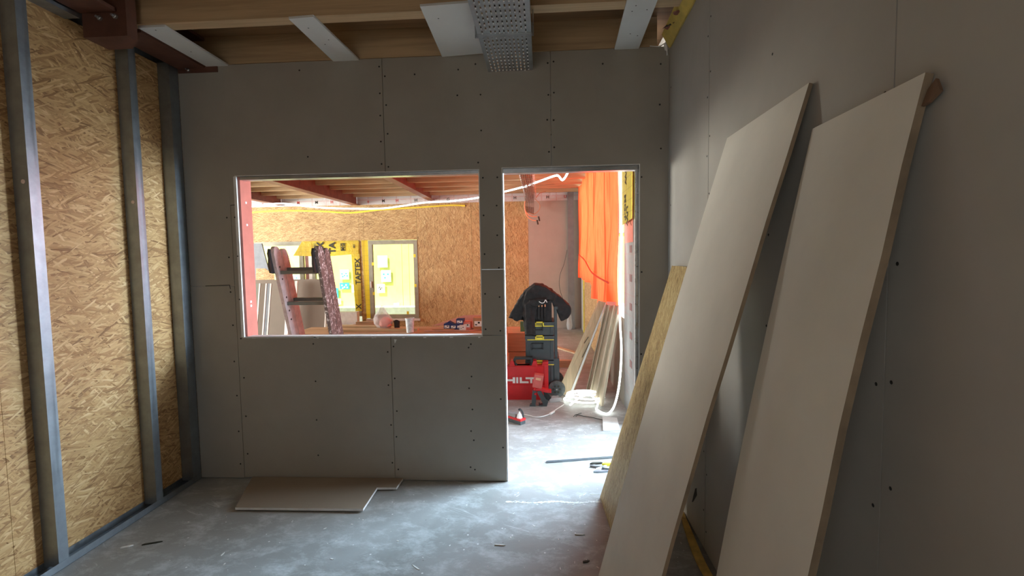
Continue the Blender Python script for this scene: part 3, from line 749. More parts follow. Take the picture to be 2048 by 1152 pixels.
strip([(.448, 2.15), (.615, 2.15), (.655, D-.002), (.497, D-.002)], 'long plasterboard strip under the joists right of the cable tray', [(.53, 2.78), (.60, 2.83), (.52, 2.84), (.56, 3.12), (.61, 3.15)])

# ------------------------------------------------------------------ perforated cable tray
tr = thing('cable_tray', (-.195, 2.5, 2.85), 'perforated galvanised cable tray hanging through the top of the partition', 'cable tray')
tx0, tx1, tz = -.345, -.045, 2.85
lips = []
def perforated(y0, y1):
    bm = NB()
    ny = int(round((y1-y0)/.056)); nx = 11
    W = tx1 - tx0; mx = .016; cw = (W - 2*mx)/nx; cl = (y1-y0)/ny
    xs = [tx0, tx0+mx]
    for i in range(nx): xs += [tx0+mx+cw*(i+.34), tx0+mx+cw*(i+.66), tx0+mx+cw*(i+1)] if i < nx-1 else [tx0+mx+cw*(i+.34), tx0+mx+cw*(i+.66), tx0+mx+cw*nx]
    xs += [tx1]
    def colhole(i): return (i-1) % 3 == 1 and 1 <= i < len(xs)-2
    cache = {}
    def V(x, y):
        k = (round(x, 5), round(y, 5))
        if k not in cache: cache[k] = bm.verts.new((x, y, tz))
        return cache[k]
    for i in range(len(xs)-1):
        c = (i-1)//3
        off = (.5 if c % 2 else 0) if c in (0, 1, nx-1, nx-2) else 0
        yc = [y0]
        j = 0
        while True:
            a = y0 + (j + .25 + off*.5)*cl; b = a + cl*.45
            if b > y1 - .004: break
            yc += [a, b]; j += 1
        yc.append(y1)
        for k in range(len(yc)-1):
            if colhole(i) and k % 2 == 1:
                lips.append((xs[i], xs[i+1], yc[k+1])); continue
            f = [bm.verts.new(q) for q in ((xs[i], yc[k], tz), (xs[i+1], yc[k], tz), (xs[i+1], yc[k+1], tz), (xs[i], yc[k+1], tz))]
            bm.faces.new(f)
    bmesh.ops.remove_doubles(bm, verts=bm.verts, dist=1e-5)
    return bm
for y0, y1 in ((1.2, 2.80), (2.805, D + .16)):
    o = obj('tray_base', perforated(y0, y1), MT['tray'], tr)
    md = o.modifiers.new('t', 'SOLIDIFY'); md.thickness = .0016
    for xa in (tx0, tx1):
        obj('tray_side', box(NB(), xa-.0012, xa+.0012, y0, y1, tz, tz+.055), MT['tray'], tr)
bm = NB()
for a, b, yl in lips: box(bm, a, b, yl - .002, yl + .002, tz - .0065, tz + .0005)
obj('slot_lips', bm, MT['lip'], tr, kind='stuff')
bm = NB(); box(bm, tx0-.006, tx1+.006, 2.79, 2.815, tz-.014, tz-.002); box(bm, tx0-.008, tx0-.003, 2.79, 2.815, tz-.014, tz+.05); box(bm, tx1+.003, tx1+.008, 2.79, 2.815, tz-.014, tz+.05)
obj('splice_bar', bm, MT['tray'], tr, bevel=.002)
bm = NB()
for yq in (1.9, 2.8):
    for xa in (tx0 - .012, tx1 + .012): tube(bm, [(xa, yq, tz-.02), (xa, yq, ZT)], .004, 6)
obj('hanger_rod', bm, MT['galv'], tr)
# cables lying in the perforated tray
bm = NB()
for k in range(9):
    x = tx0 + .03 + k*.03
    tube(bm, smoothline([(x + random.uniform(-.004, .004), y, tz + .012) for y in (1.2, 1.8, 2.4, 3.0, 3.5)], 3), .007, 6)
tag(obj('cable_bundle', bm, MT['darkcable'], kind='stuff'), 'grey cables lying in the perforated cable tray', 'cables')

# wire basket tray in the far room
wt = thing('wire_tray', (-.23, 7, 2.80), 'wire basket cable tray under the far room joists', 'cable tray')
bm = NB()
for k in range(7):
    f = k/6
    tube(bm, [(-.315 + .19*f, 3.55, 2.84), (-.30 + .18*f, 7, 2.80), (-.345 + .21*f, 10.5, 2.80)], .0035, 5)
for z in (2.83, 2.86):
    for a in (-.30, -.12): tube(bm, [(a-.012, 3.55, z+.01), (a, 7, z), (a-.02, 10.5, z)], .003, 5)
obj('long_wire', bm, MT['galv'], wt)
bm = NB(); y = 3.6
while y < 10.5:
    tube(bm, [(-.325, y, 2.86), (-.32, y, 2.80), (-.11, y, 2.80), (-.10, y, 2.86)], .004, 5); y += .2
obj('cross_wire', bm, MT['galv'], wt)
bm = NB()
for k in range(8):
    f = k/7; tube(bm, smoothline([(-.30+.16*f, 3.6, 2.82), (-.29+.15*f, 7+f*.2, 2.815), (-.33+.17*f, 10.3, 2.815), (-.33+.16*f, 10.45, 2.55 - .06*f)], 4), .009, 6)
tag(obj('cable_bundle', bm, plain('brown_grey_cables', (0.28, 0.20, 0.17), 0.6), kind='stuff'), 'bundle of grey-brown cables running in the wire basket tray', 'cables')
bm = NB()
tube(bm, smoothline([at(1050, 402, 1, 9.6), at(1049, 412, 1, 9.6), at(1052, 424, 1, 9.6), at(1062, 432, 1, 9.6), at(1074, 433, 1, 9.6)]), .010, 6)
tube(bm, smoothline([at(1049, 418, 1, 9.6), at(1054, 432, 1, 9.6), at(1064, 440, 1, 9.6), at(1073, 441, 1, 9.6)]), .010, 6)
t = tag(obj('cable_tail', bm, MT['orangecable'], wt), 'pale cable tails hanging from the tray end')
bm = NB()
for px, py in ((1078, 437), (1075, 444)): tube(bm, [at(px-1, py-4, 1, 9.6), at(px+1, py+5, 1, 9.6)], .018, 6)
obj('taped_end', bm, MT['ink'], t)
bm = NB(); tube(bm, smoothline([at(1070, 398, 1, 9.9), at(1079, 408, 1, 9.9), at(1078, 420, 1, 9.9), at(1068, 428, 1, 9.9), at(1058, 425, 1, 9.9)]), .007, 6)
tube(bm, smoothline([at(1072, 396, 1, 9.9), at(1080, 386, 1, 9.9), at(1092, 383, 1, 9.9)]), .007, 6)
tag(obj('cable_loop', bm, MT['carton'], wt), 'thin brown cable loop')

# ------------------------------------------------------------------ yellow wrapped corner strip at the top of the right wall
bm = NB()
hexa(bm, [(XR-.002, 3.30, 2.94), (XR-.002, 1.6, 3.06), (XR-.075, 1.6, 3.14), (XR-.055, 3.28, 3.02)], Vector((-.012, 0, -.006)))
t = tag(obj('insulation_sleeve', bm, plain('golden_film', (0.58, 0.43, 0.10), 0.45, var=0.15)), 'yellow film wrapped insulation along the top of the right wall', 'insulation')
for a, s in ((3.16, .030), (2.98, .026)):
    bm = NB(); lathe(bm, [(s, 0), (s*.8, -.006)], (XR-.05, a, 3.005), 12, 'z')
    obj('dark_blotch', bm, MT['red'], t)
obj('printed_letter', text_bm('w.t.', .07, frame((XR-.055, 3.08, 2.985), (1, 0, .35), (0, 1, .05)), .002), MT['ink'], t)
bm = NB(); tube(bm, smoothline([(XR-.13, D-.010, 2.968), (XR-.07, D-.012, 2.962), (XR-.035, D-.016, 2.975), (XR-.022, D-.012, 2.94), (XR-.016, D-.008, 2.905)]), [.003]*6 + [.004]*6 + [.014]*7 + [.006]*6, 6)
tag(obj('torn_film', bm, MT['cable']), 'torn white film tuft in the top right corner', 'film')

# ------------------------------------------------------------------ leaning boards (front room)
def bowed(name, top0, top1, bot1, bot0, th, m, label, cat, bow=.02, nseg=10, edge=None, ragged=0.0, medge=None):
    """board leaning on the right wall. top0/top1/bot1/bot0: room-side face corners; bows out of plane"""
    t = thing(name, tuple((Vector(bot0)+Vector(bot1))/2), label, cat)
    A, B, Cc, Dd = map(Vector, (top0, top1, bot1, bot0))
    n = (B-A).cross(Dd-A).normalized()
    if n.x > 0: n = -n      # towards the room
    bm = NB(); fr = []; bk = []
    for i in range(nseg+1):
        f = i/nseg; b = math.sin(PI*f)*bow
        j = random.uniform(-ragged, ragged) if 0 < i < nseg else 0
        w_ = (B-A).normalized()
        L = A.lerp(Dd, f) + n*b; R_ = B.lerp(Cc, f) + n*b + w_*j
        fr.append((bm.verts.new(L), bm.verts.new(R_))); bk.append((bm.verts.new(L - n*th), bm.verts.new(R_ - n*th)))
    def face(vs, mi):
        f = bm.faces.new(vs); f.material_index = mi
    for i in range(nseg):
        face((fr[i][0], fr[i][1], fr[i+1][1], fr[i+1][0]), 0); face((bk[i][0], bk[i+1][0], bk[i+1][1], bk[i][1]), 0)
        face((fr[i][1], bk[i][1], bk[i+1][1], fr[i+1][1]), 1); face((fr[i][0], fr[i+1][0], bk[i+1][0], bk[i][0]), 1)
    face((fr[0][0], bk[0][0], bk[0][1], fr[0][1]), 1); face((fr[-1][0], fr[-1][1], bk[-1][1], bk[-1][0]), 1)
    o = obj('board', bm, [m, medge or MT['edgebrown']], t, smooth=False)
    return t, n
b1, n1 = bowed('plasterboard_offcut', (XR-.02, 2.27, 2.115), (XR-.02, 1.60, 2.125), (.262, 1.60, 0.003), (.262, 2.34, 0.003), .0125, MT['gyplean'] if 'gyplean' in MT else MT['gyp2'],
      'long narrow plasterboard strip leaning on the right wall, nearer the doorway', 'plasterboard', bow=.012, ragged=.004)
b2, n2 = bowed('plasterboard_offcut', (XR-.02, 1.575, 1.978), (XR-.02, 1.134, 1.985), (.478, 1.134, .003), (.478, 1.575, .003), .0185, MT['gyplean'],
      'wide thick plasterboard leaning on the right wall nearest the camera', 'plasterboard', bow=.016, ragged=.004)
# chipped edge and torn paper
bm = NB(); p = Vector((XR-.012, 1.128, 1.945)); 
hexa(bm, [p, p + Vector((.004, -.016, .018)), p + Vector((.006, -.026, -.010)), p + Vector((-.006, -.012, -.030)), p + Vector((-.010, .002, -.034))], Vector((-.006, .001, .002)))
tag(obj('torn_paper', bm, plain('torn_brown_paper', (0.17, 0.10, 0.06), 0.9), b2), 'torn brown paper flap')
bm = NB(); hexa(bm, [(.505, 1.596, .80), (.50, 1.585, .83), (.492, 1.592, .78)], Vector((-.006, -.004, 0))); obj('broken_edge', bm, MT['screw'], b1)
MT['osb_lean'] = osb('strand_board_leaning', (0, 1, 0), (.33, 0, .94), along=68, size=1.7, tint=(0.95, 1.06, 0.95), fan=.5)
b3, n3 = bowed('strand_board_offcut', (.822, 3.13, 1.527), (.826, 2.48, 1.527), (.392, 2.48, .003), (.366, 3.142, .003), .018, MT['osb_lean'],
      'strand board offcut leaning on the right wall by the doorway', 'strand board', bow=0.0, medge=plain('strand_board_edge', (0.30, 0.19, 0.09), 0.8))
# yellow batten lying at the foot of the wall
bm = NB(); pp = smoothline([(.842, 2.95, .006), (.815, 2.68, .006), (.80, 2.38, .006), (.83, 1.9, .006)], 5)
for i in range(len(pp)-1):
    a, b = pp[i], pp[i+1]; w0 = .010 + .012*math.sin(PI*i/len(pp)); w1 = .010 + .012*math.sin(PI*(i+1)/len(pp))
    hexa(bm, [a + Vector((-w0, 0, 0)), b + Vector((-w1, 0, 0)), b + Vector((w1, 0, 0)), a + Vector((w0, 0, 0))], Vector((0, 0, .012)))
tag(obj('batten', bm, MT['yellowwood']), 'yellowish flat batten on the floor at the foot of the right wall', 'batten')

# plasterboard piece lying on the floor
t = thing('plasterboard_offcut', (-1.56, 3.1, 0), 'brown plasterboard piece with a stepped corner flat on the floor at the partition', 'plasterboard')
poly = [(-1.98, 2.897), (-1.147, 2.905), (-1.155, 3.19), (-1.02, 3.195), (-1.015, 3.335), (-2.13, 3.325)]
bm = NB(); prism(bm, poly, 2, .008, .024); obj('board', bm, MT['gypfloor'], t, bevel=.001)
bm = NB()
for a, b in zip(poly[:5], poly[1:5]):
    a = Vector((*a, .009)); b = Vector((*b, .009)); d = (b-a).normalized(); n = Vector((d.y, -d.x, 0))
    hexa(bm, [a, b, b + n*.0016, a + n*.0016], Vector((0, 0, .014)))
obj('cut_edge', bm, MT['white'], t)
bm = NB(); box(bm, -1.95, -1.25, 3.0, 3.03, 0, .008); obj('backing', bm, MT['edgebrown'], t)

# small debris in the front room, each a piece
def sliver(px, py, L, ang, w_, m, lab, name='splinter', h=.006):
    p = at(px, py, 2, 0); m4 = Matrix.Translation(p) @ Matrix.Rotation(ang, 4, 'Z'); bm = NB()
    prism(bm, [(-L, -w_), (L*.4, -w_*1.2), (L, 0), (L*.5, w_), (-L*.8, w_*.8)], 2, 0.0005, h, m4)
    return tag(obj(name, bm, m), lab, 'debris')
sliver(305, 1087, .05, .35, .005, MT['ink'], 'dark splinter on the floor near the left wall')
sliver(254, 1094, .03, .5, .006, MT['mortar'], 'white plaster chip beside the bottom track', 'plaster_chip')
sliver(1172, 1124, .02, .3, .006, MT['ink'], 'black crumb on the floor near the leaning boards')
sliver(1160, 1070, .028, -.05, .003, MT['mortar'], 'thin white plaster sliver near the strand board foot', 'plaster_chip')
sliver(1000, 1091, .03, -.1, .003, MT['mortar'], 'thin white plaster sliver in the middle of the floor', 'plaster_chip')

# ------------------------------------------------------------------ far room: red column by the opening
bm = NB(); x0, x1, yq = -2.20, -2.135, D + .016
prism(bm, [(x0, yq), (x1, yq), (x1, yq+.13), (x0, yq+.13), (x0, yq+.12), (x1-.008, yq+.12), (x1-.008, yq+.008), (x0, yq+.008)], 2, 1.0, 2.24)
t = thing('steel_column', (-2.17, 3.42, 1.0), 'red primed steel column lining the left edge of the wide opening', 'column')
obj('section', bm, MT['redcol'], t)
bm = NB()
for z in (2.02, 1.86, 1.30, 1.27): lathe(bm, [(.010, 0), (.008, .003)], (-2.135, yq+.06, z), 10, 'x')
obj('bolt', bm, MT['cable'], t)

# ------------------------------------------------------------------ step ladder
def ladder():
    t = thing('step_ladder', (-2.5, 5.3, 0), 'paint splattered wooden double ladder standing behind the opening', 'ladder')
    def section(y_top, ztop, k, th, dy, side_m, rung_y):
        # section leans: foot further from the camera
        for si, (xa, wdt) in enumerate(((-2.80, .036), (-2.335, .036))):
            bm = NB(); zs = [0, .4, .8, 1.2, ztop-.16, ztop-.07, ztop-.02, ztop]
            rings = []
            for z in zs:
                f = (ztop - z); y0 = y_top + f*k
                h = th if z <= ztop - .16 else th*(.92 if z < ztop-.06 else (.66 if z < ztop-.01 else .25))
                x = xa - (.015*si) + (0.02*(z/ztop) if si else 0)
                yc = y0 + th/2
                rings.append([bm.verts.new(q) for q in ((x, yc-h/2, z), (x+wdt, yc-h/2, z), (x+wdt, yc+h/2, z), (x, yc+h/2, z))])
            for a, b in zip(rings, rings[1:]):
                for q in range(4): bm.faces.new((a[q], a[(q+1) % 4], b[(q+1) % 4], b[q]))
            bm.faces.new(rings[0][::-1]); bm.faces.new(rings[-1])
            obj('stile', bm, side_m[si], t, bevel=.004)
        for z in (.11, .45, 1.13, 1.47):
            zz = z + dy; y0 = y_top + (ztop-zz)*k + th*.5
            bm = NB(); box(bm, -2.80+.03, -2.335, y0-.03, y0+.03, zz-.018, zz+.018); obj('rung', bm, MT['rung'], t, bevel=.006)
    section(4.84, 1.745, .32, .150, 0.0, (MT['ladderpale'], MT['ladder']), 0)
    section(5.005, 1.725, .32, .130, 0.032, (MT['ladderpale'], MT['ladder']), 0)
    for xa in (-2.818, -2.352):
        bm = NB()
        prism(bm, [(4.85, 1.72), (4.832, 1.67), (4.845, 1.62), (4.838, 1.56), (4.86, 1.47), (4.93, 1.46), (4.93, 1.60), (4.91, 1.71)], 0, xa, xa+.02)
        obj('hinge_cap', bm, MT['black'], t)
    for si, xa in enumerate((-2.80, -2.35)):
        bm = NB()
        for z in (1.53, 1.40, 1.2, 1.05, .95):
            y0 = 4.84 + (1.745-z)*.32
            lathe(bm, [(.012, 0), (.01, .003)], (xa + .036, y0+.06, z), 10, 'x')
        obj('rivet', bm, MT['black'], t)
    bm = NB()
    for z in (1.0, 1.3): 
        y0 = 4.84 + (1.745-z)*.32; box(bm, -2.803, -2.80, y0, y0+.1, z-.12, z+.1)
    return t
ladder()

# ------------------------------------------------------------------ sheets leaning at the left of the far room
def sheet(pxl, pxr, pyt, y, m, lab, name='plasterboard_sheet', cat='board', lean=.25, th=.02, slope=0.0, edge=None):
    a = at(pxl, pyt, 1, y); b = at(pxr, pyt, 1, y)
    t = thing(name, ((a.x+b.x)/2, y - lean, 0), lab, cat)
    bm = NB(); hexa(bm, [(a.x, y, a.z), (b.x, y, a.z - slope), (b.x, y - lean, 0.002), (a.x, y - lean, 0.002)], Vector((0, th, 0)))
    obj('board', bm, m, t)
    if edge:
        for e in edge:
            bm = NB(); xa = b.x if e == 'r' else a.x
            hexa(bm, [(xa - .025, y-.002, a.z), (xa + .002, y-.002, a.z), (xa + .002, y - lean-.002, 0.002), (xa - .025, y - lean-.002, 0.002)], Vector((0, -.004, 0)))
            obj('white_edge', bm, MT['white'], t)
    return t
MT['brownboard'] = gypsum('brown_grey_board', (0.20, 0.165, 0.135), 9)
MT['greenboard'] = gypsum('green_grey_board', (0.24, 0.25, 0.215), 4)
sheet(505, 656, 560, 9.6, MT['brownboard'], 'large brown-grey sheet leaning at the left behind the ladder', edge='r')
sheet(575, 582, 562, 9.4, MT['white'], 'narrow pale strip leaning against the large sheet, right of the ladder rail', th=.03)
sheet(590, 595, 562, 9.42, MT['white'], 'thinnest pale strip leaning against the large brown sheet', th=.03)
sheet(504, 521, 567, 8.9, MT['greenboard'], 'green-grey board leaning behind the red column', edge='r')
sheet(523, 534, 567, 8.8, MT['brownboard'], 'narrow brown-grey board between two white edged boards', edge='r')
sheet(535, 543, 567, 8.7, MT['bluegrey'], 'narrow bluish board with white edge left of the ladder', edge='r')
a = at(498, 487, 1, 10.3); b = at(523, 487, 1, 10.3); c = at(542, 562, 1, 10.1); d = at(495, 562, 1, 10.1)
t = thing('insulation_board', (-6.3, 10.1, 0), 'tilted blue-grey insulation board standing in the far left corner', 'board')
obj('board', hexa(NB(), [a, b, (c.x+.35, 9.95, 0.0), (d.x, 9.95, 0.0)], Vector((0, .04, 0))), MT['bluegrey'], t)
a = at(512, 537, 1, 9.9); b = at(530, 537, 1, 9.9); c = at(548, 549, 1, 9.9)
t = thing('strand_board_offcut', (-5.9, 9.8, 0), 'small strand board piece showing above the brown sheets', 'strand board')
obj('board', hexa(NB(), [a, b, c, (c.x, 9.75, 0), (a.x, 9.75, 0)], Vector((0, .018, 0))), MT['osb_far'], t)
# white boards below window_3
t = thing('insulation_board', (-4.7, 10.5, 0), 'white foam board standing below the wide far window', 'board')
bm = NB(); box(bm, -5.35, -4.14, 10.55, 10.70, .0, .42); obj('board', bm, MT['white'], t, bevel=.01)
t = thing('insulation_board', (-4.7, 10.3, 0), 'lower white foam board lying in front of the standing one', 'board')
bm = NB(); box(bm, -5.35, -4.16, 10.05, 10.50, .0, .16); obj('board', bm, MT['white'], t, bevel=.01)

# ------------------------------------------------------------------ timber stack with small things
SZ = .64
def sx(px, y, z=SZ): 
    a = at(px, 650, 1, y); return a.x
st = thing('timber_stack', (-1.7, 6.6, 0), 'knee high stack of timber boards behind the partition', 'timber stack')
for i in range(2):
    z0 = i*.32
    obj('beam', box(NB(), -3.3 + .04*(i % 2), -.455 - .012*(i % 2), 6.06, 6.44, z0, z0+.318), MT['timber'], st, bevel=.004)
    obj('beam', box(NB(), -3.3, -.50, 6.46, 6.70, z0, z0+.318), MT['timber'], st, bevel=.004)
for i in range(2):
    z0 = i*.27
    obj('beam', box(NB(), -3.2, -.21, 6.72, 7.35, z0, z0+.262), MT['timber'], st, bevel=.004)
# pieces on top
def slat(x0, x1, y0, y1, z0, z1, lab, m='plankx', rot=0, name='plank'):
    bm = NB(); cx, cy = (x0+x1)/2, (y0+y1)/2
    m4 = Matrix.Translation((cx, cy, 0)) @ Matrix.Rotation(rot, 4, 'Z') @ Matrix.Translation((-cx, -cy, 0))
    box(bm, x0, x1, y0, y1, z0, z1, m4)
    return tag(obj(name, bm, MT[m], bevel=.002), lab, 'plank')
slat(-2.85, -1.65, 6.24, 6.36, SZ-.001, SZ+.03, 'pale plank on the timber stack in front of the bag', rot=.02)
slat(-2.95, -2.20, 6.42, 6.54, SZ-.001, SZ+.05, 'thick plank on the timber stack behind the front one', rot=-.03)
slat(-2.6, -2.12, 6.58, 6.64, SZ-.001, SZ+.085, 'narrow dark lath rising toward the bag', 'timber', rot=.05)
bm = NB(); hexa(bm, [(-1.55, 6.22, SZ), (-.95, 6.22, SZ), (-.50, 6.62, SZ+.0), (-.55, 6.69, SZ + .0), (-1.1, 6.69, SZ+.0)], Vector((0, 0, .012)))
tag(obj('foam_sheet', bm, MT['pinkboard']), 'pink sheet spread on the timber stack under the cartons', 'sheet')
bm = NB(); hexa(bm, [(-1.55, 6.66, SZ+.012), (-.52, 6.66, SZ+.012), (-.52, 6.69, SZ+.16), (-1.1, 6.69, SZ+.15)], Vector((0, .012, 0)))
tag(obj('foam_sheet', bm, MT['pinkboard']), 'upright pink sheet behind the blue cartons', 'sheet')
# plastic bag
bm = NB(); bag = thing('plastic_bag', (-2.0, 6.4, SZ+.03), 'half clear plastic bag with orange contents on the timber stack', 'bag')
cx = sx(771, 6.45); prof = [(.09, .0), (.12, .05), (.115, .11), (.085, .17), (.055, .22), (.02, .28)]
lathe(bm, prof, (cx, 6.40, SZ+.035), 14)
for v in bm.verts:
    nn = noise.noise_vector(v.co*14)*.03; v.co += nn*(0.4 if v.co.z < SZ+.05 else 1); v.co.z = max(v.co.z, SZ+.033); v.co.x -= (v.co.z - SZ)*.12
obj('bag_skin', bm, MT['film'], bag, smooth=True)
bm = NB(); lathe(bm, [(.05, 0), (.085, .02), (.08, .09), (.03, .13)], (cx+.02, 6.40, SZ+.04), 12)
for v in bm.verts: v.co += noise.noise_vector(v.co*30)*.015; v.co.z = max(v.co.z, SZ+.036)
tag(obj('contents', bm, MT['pinktag'], bag, smooth=True), 'orange-red contents showing through')
# buckets
def bucket(px, y, r, h, z0, m, lab, broken=False):
    cx = sx(px, y); t = thing('bucket', (cx, y, z0), lab, 'bucket')
    bm = NB(); lathe(bm, [(r*.78, 0), (r, h), (r*1.06, h), (r*1.06, h-.012), (r*1.0, h-.014)][:3] + [(r*.96, h), (r*.76, .006)], (cx, y, z0), 20)
    if broken:
        for v in bm.verts:
            if v.co.z > z0 + h*.8: v.co.z += noise.noise(v.co*25)*.03
    obj('body', bm, m, t, smooth=True)
    bm = NB()
    for hz in (h-.012, h*.62): lathe(bm, [(r*.95 if hz < h*.8 else r*1.08, 0), (r*.95 if hz < h*.8 else r*1.08, .008)], (cx, y, z0+hz), 20)
    if not broken: obj('rim', bm, m, t)
    else: bm.free()
    return t
bucket(794, 6.40, .043, .12, SZ+.001, MT['black'], 'small dark tub with a ragged rim between the bag and the pale bucket', True)
bucket(820, 6.14, .058, .19, SZ+.001, plain('pale_bucket_plastic', (0.62, 0.66, 0.68), 0.5, var=0.15, scale=30), 'pale grey plastic bucket standing behind the sill')
# cartons
def carton(pxl, pxr, y, z0, h, dpt, m, lab, labelm='paper', rot=0.0):
    x0, x1 = sx(pxl, y), sx(pxr, y)
    t = thing('carton', ((x0+x1)/2, y + dpt/2, z0), lab, 'box', 'fixing cartons on the timber stack')
    m4 = Matrix.Translation(((x0+x1)/2, y, 0)) @ Matrix.Rotation(rot, 4, 'Z') @ Matrix.Translation((-(x0+x1)/2, -y, 0))
    obj('body', box(NB(), x0, x1, y, y+dpt, z0, z0+h, m4), m, t, bevel=.002)
    w_ = x1 - x0
    obj('paper_label', box(NB(), x0+w_*.12, x1-w_*.12, y-.0015, y, z0+h*.25, z0+h*.72, m4), MT[labelm], t)
    bm = NB(); box(bm, x0+w_*.5, x0+w_*.72, y-.0022, y-.0014, z0+h*.5, z0+h*.66, m4); box(bm, x0+w_*.2, x0+w_*.42, y-.0022, y-.0014, z0+h*.35, z0+h*.45, m4)
    obj('printed_mark', bm, MT['ink'], t)
    return t
z1 = SZ + .0125
carton(887.5, 900, 6.30, z1, .075, .14, MT['bluebox'], 'leftmost dark blue carton in the lower row')
carton(900.5, 912.5, 6.30, z1, .068, .14, MT['bluebox'], 'dark blue carton second from the left in the lower row')
carton(913, 926, 6.30, z1, .068, .14, MT['bluebox'], 'dark blue carton in the lower row under the upper one')
carton(912.5, 926.5, 6.30, z1+.069, .066, .14, MT['bluebox'], 'dark blue carton standing on top of the lower row')
carton(926.5, 941, 6.32, z1, .095, .15, MT['pinktag'], 'coral carton behind the white one')
carton(918.5, 931, 6.235, z1, .062, .05, MT['white'], 'small white carton in front of the blue ones')
carton(946.5, 965, 6.30, z1, .15, .16, MT['carton'], 'tall brown carton with a white label at the right end of the opening')
bm = NB(); x0 = sx(893, 6.44); 
prism(bm, [(x0, z1+.069), (x0+.055, z1+.105), (x0+.12, z1+.069)], 1, 6.31, 6.42)
tag(obj('blue_wrapper', bm, MT['bluebox']), 'crumpled blue wrapper lying on the two left cartons', 'wrapper')
slat(-1.45, -1.16, 6.25, 6.29, z1, z1+.012, 'thin curved offcut on the pink sheet in front of the cartons', 'carton', name='offcut')
# green box on the stack right end
bm = NB(); x0 = sx(1041, 6.9); box(bm, x0, x0+.07, 6.85, 6.95, .532, .67); t = tag(obj('small_carton', bm, plain('green_box', (0.08, 0.25, 0.14), 0.6), bevel=.003), 'small green box on the timber stack beside the tool tower', 'box')

# ------------------------------------------------------------------ tool tower with jacket
tw = thing('tool_tower', (-.03, 5.6, 0), 'dark wheeled tool box tower with yellow latches behind the red case', 'tool box tower')
X0, X1, Y0, Y1 = -.195, .125, 5.45, 5.85
def toolbox(z0, z1, latch=True, inset=0.0):
    bm = NB(); box(bm, X0+inset, X1-inset, Y0, Y1, z0, z1-.03); b = obj('tool_box', bm, MT['dark'], tw, bevel=.012)
    bm = NB(); box(bm, X0-.006, X1+.006, Y0-.008, Y1+.008, z1-.045, z1-.004); obj('box_lid', bm, MT['dark'], tw, bevel=.01)
    bm = NB(); box(bm, X0+.02, X1, Y0-.012, Y0-.006, z1-.052, z1-.044); obj('yellow_trim', bm, MT['yellow'], b)
    if latch:
        xc = -.035
        bm = NB(); box(bm, xc-.05, xc-.036, Y0-.022, Y0-.006, z1-.05, z1+.004); box(bm, xc+.036, xc+.05, Y0-.022, Y0-.006, z1-.05, z1+.004); box(bm, xc-.05, xc+.05, Y0-.022, Y0-.006, z1-.010, z1+.004); box(bm, xc-.034, xc+.034, Y0-.016, Y0-.006, z1-.048, z1-.022)
        obj('latch', bm, MT['yellow'], b, bevel=.003)
    zc = z0 + (z1-z0)*.55
    bm = NB(); box(bm, X0+.07, X0+.20, Y0-.022, Y0-.004, zc-.03, zc-.02); box(bm, X0+.07, X0+.20, Y0-.022, Y0-.004, zc+.03, zc+.04); box(bm, X0+.07, X0+.08, Y0-.022, Y0-.004, zc-.03, zc+.04); box(bm, X0+.19, X0+.20, Y0-.022, Y0-.004, zc-.03, zc+.04)
    obj('handle', bm, MT['black'], b, bevel=.003)
    bm = NB(); 
    for xx in (X0+.01, X1-.035): box(bm, xx, xx+.025, Y0-.010, Y0, z0+.01, z1-.055)
    obj('rib', bm, MT['dark'], b, bevel=.002)
toolbox(.16, .42); toolbox(.425, .705); toolbox(.71, .86)
bm = NB(); box(bm, X0+.03, X1-.02, Y0+.01, Y1-.03, .862, 1.10); obj('tool_tote', bm, MT['fabric'], tw, bevel=.02)
for k in range(4):
    bm = NB(); x = -.075 + k*.035; box(bm, x-.013, x+.013, Y0-.012, Y0+.012, .89, 1.03); obj('tote_pocket', bm, MT['fabric'], tw, bevel=.005)
    bm = NB(); lathe(bm, [(.007, 0), (.009, .02), (.006, .03)], (x, Y0-.004, 1.028), 8); obj('tool_handle', bm, MT['orangecable'], tw)
bm = NB()
box(bm, .135, .165, Y0+.02, Y0+.045, .30, 1.02); box(bm, .135, .165, Y1-.07, Y1-.045, .30, 1.02); box(bm, .13, .17, Y0+.0, Y1-.03, 1.0, 1.03)
obj('pull_handle', bm, MT['dark'], tw, bevel=.004)
bm = NB(); box(bm, .12, .185, Y0-.0, Y1, .14, .44); box(bm, X0, .18, Y0-.0, Y1, .10, .165); obj('dolly_frame', bm, MT['dark'], tw, bevel=.008)
for yy_ in (Y0 - .05, Y1 + .005):
    wh = NB(); lathe(wh, [(.055, 0), (.072, .0), (.095, .006), (.098, .02), (.095, .038), (.072, .044), (.055, .044)], (.15, yy_, .10), 28, 'y')
    wo_ = obj('wheel', wh, MT['rubber'], tw, smooth=True)
    bm = NB(); lathe(bm, [(.060, -.001), (.060, -.003)], (.15, yy_, .10), 24, 'y'); obj('wheel_disc', bm, MT['dark'], wo_)
    bm = NB()
    for k in range(6):
        a = k*PI/3; lathe(bm, [(.013, 0), (.011, -.003)], (.15 + .037*math.cos(a), yy_-.003, .10 + .037*math.sin(a)), 10, 'y')
    obj('wheel_hole', bm, MT['ink'], wo_)
    bm = NB(); lathe(bm, [(.011, 0), (.010, -.012)], (.15, yy_-.003, .10), 10, 'y'); obj('hub', bm, MT['galv'], wo_)
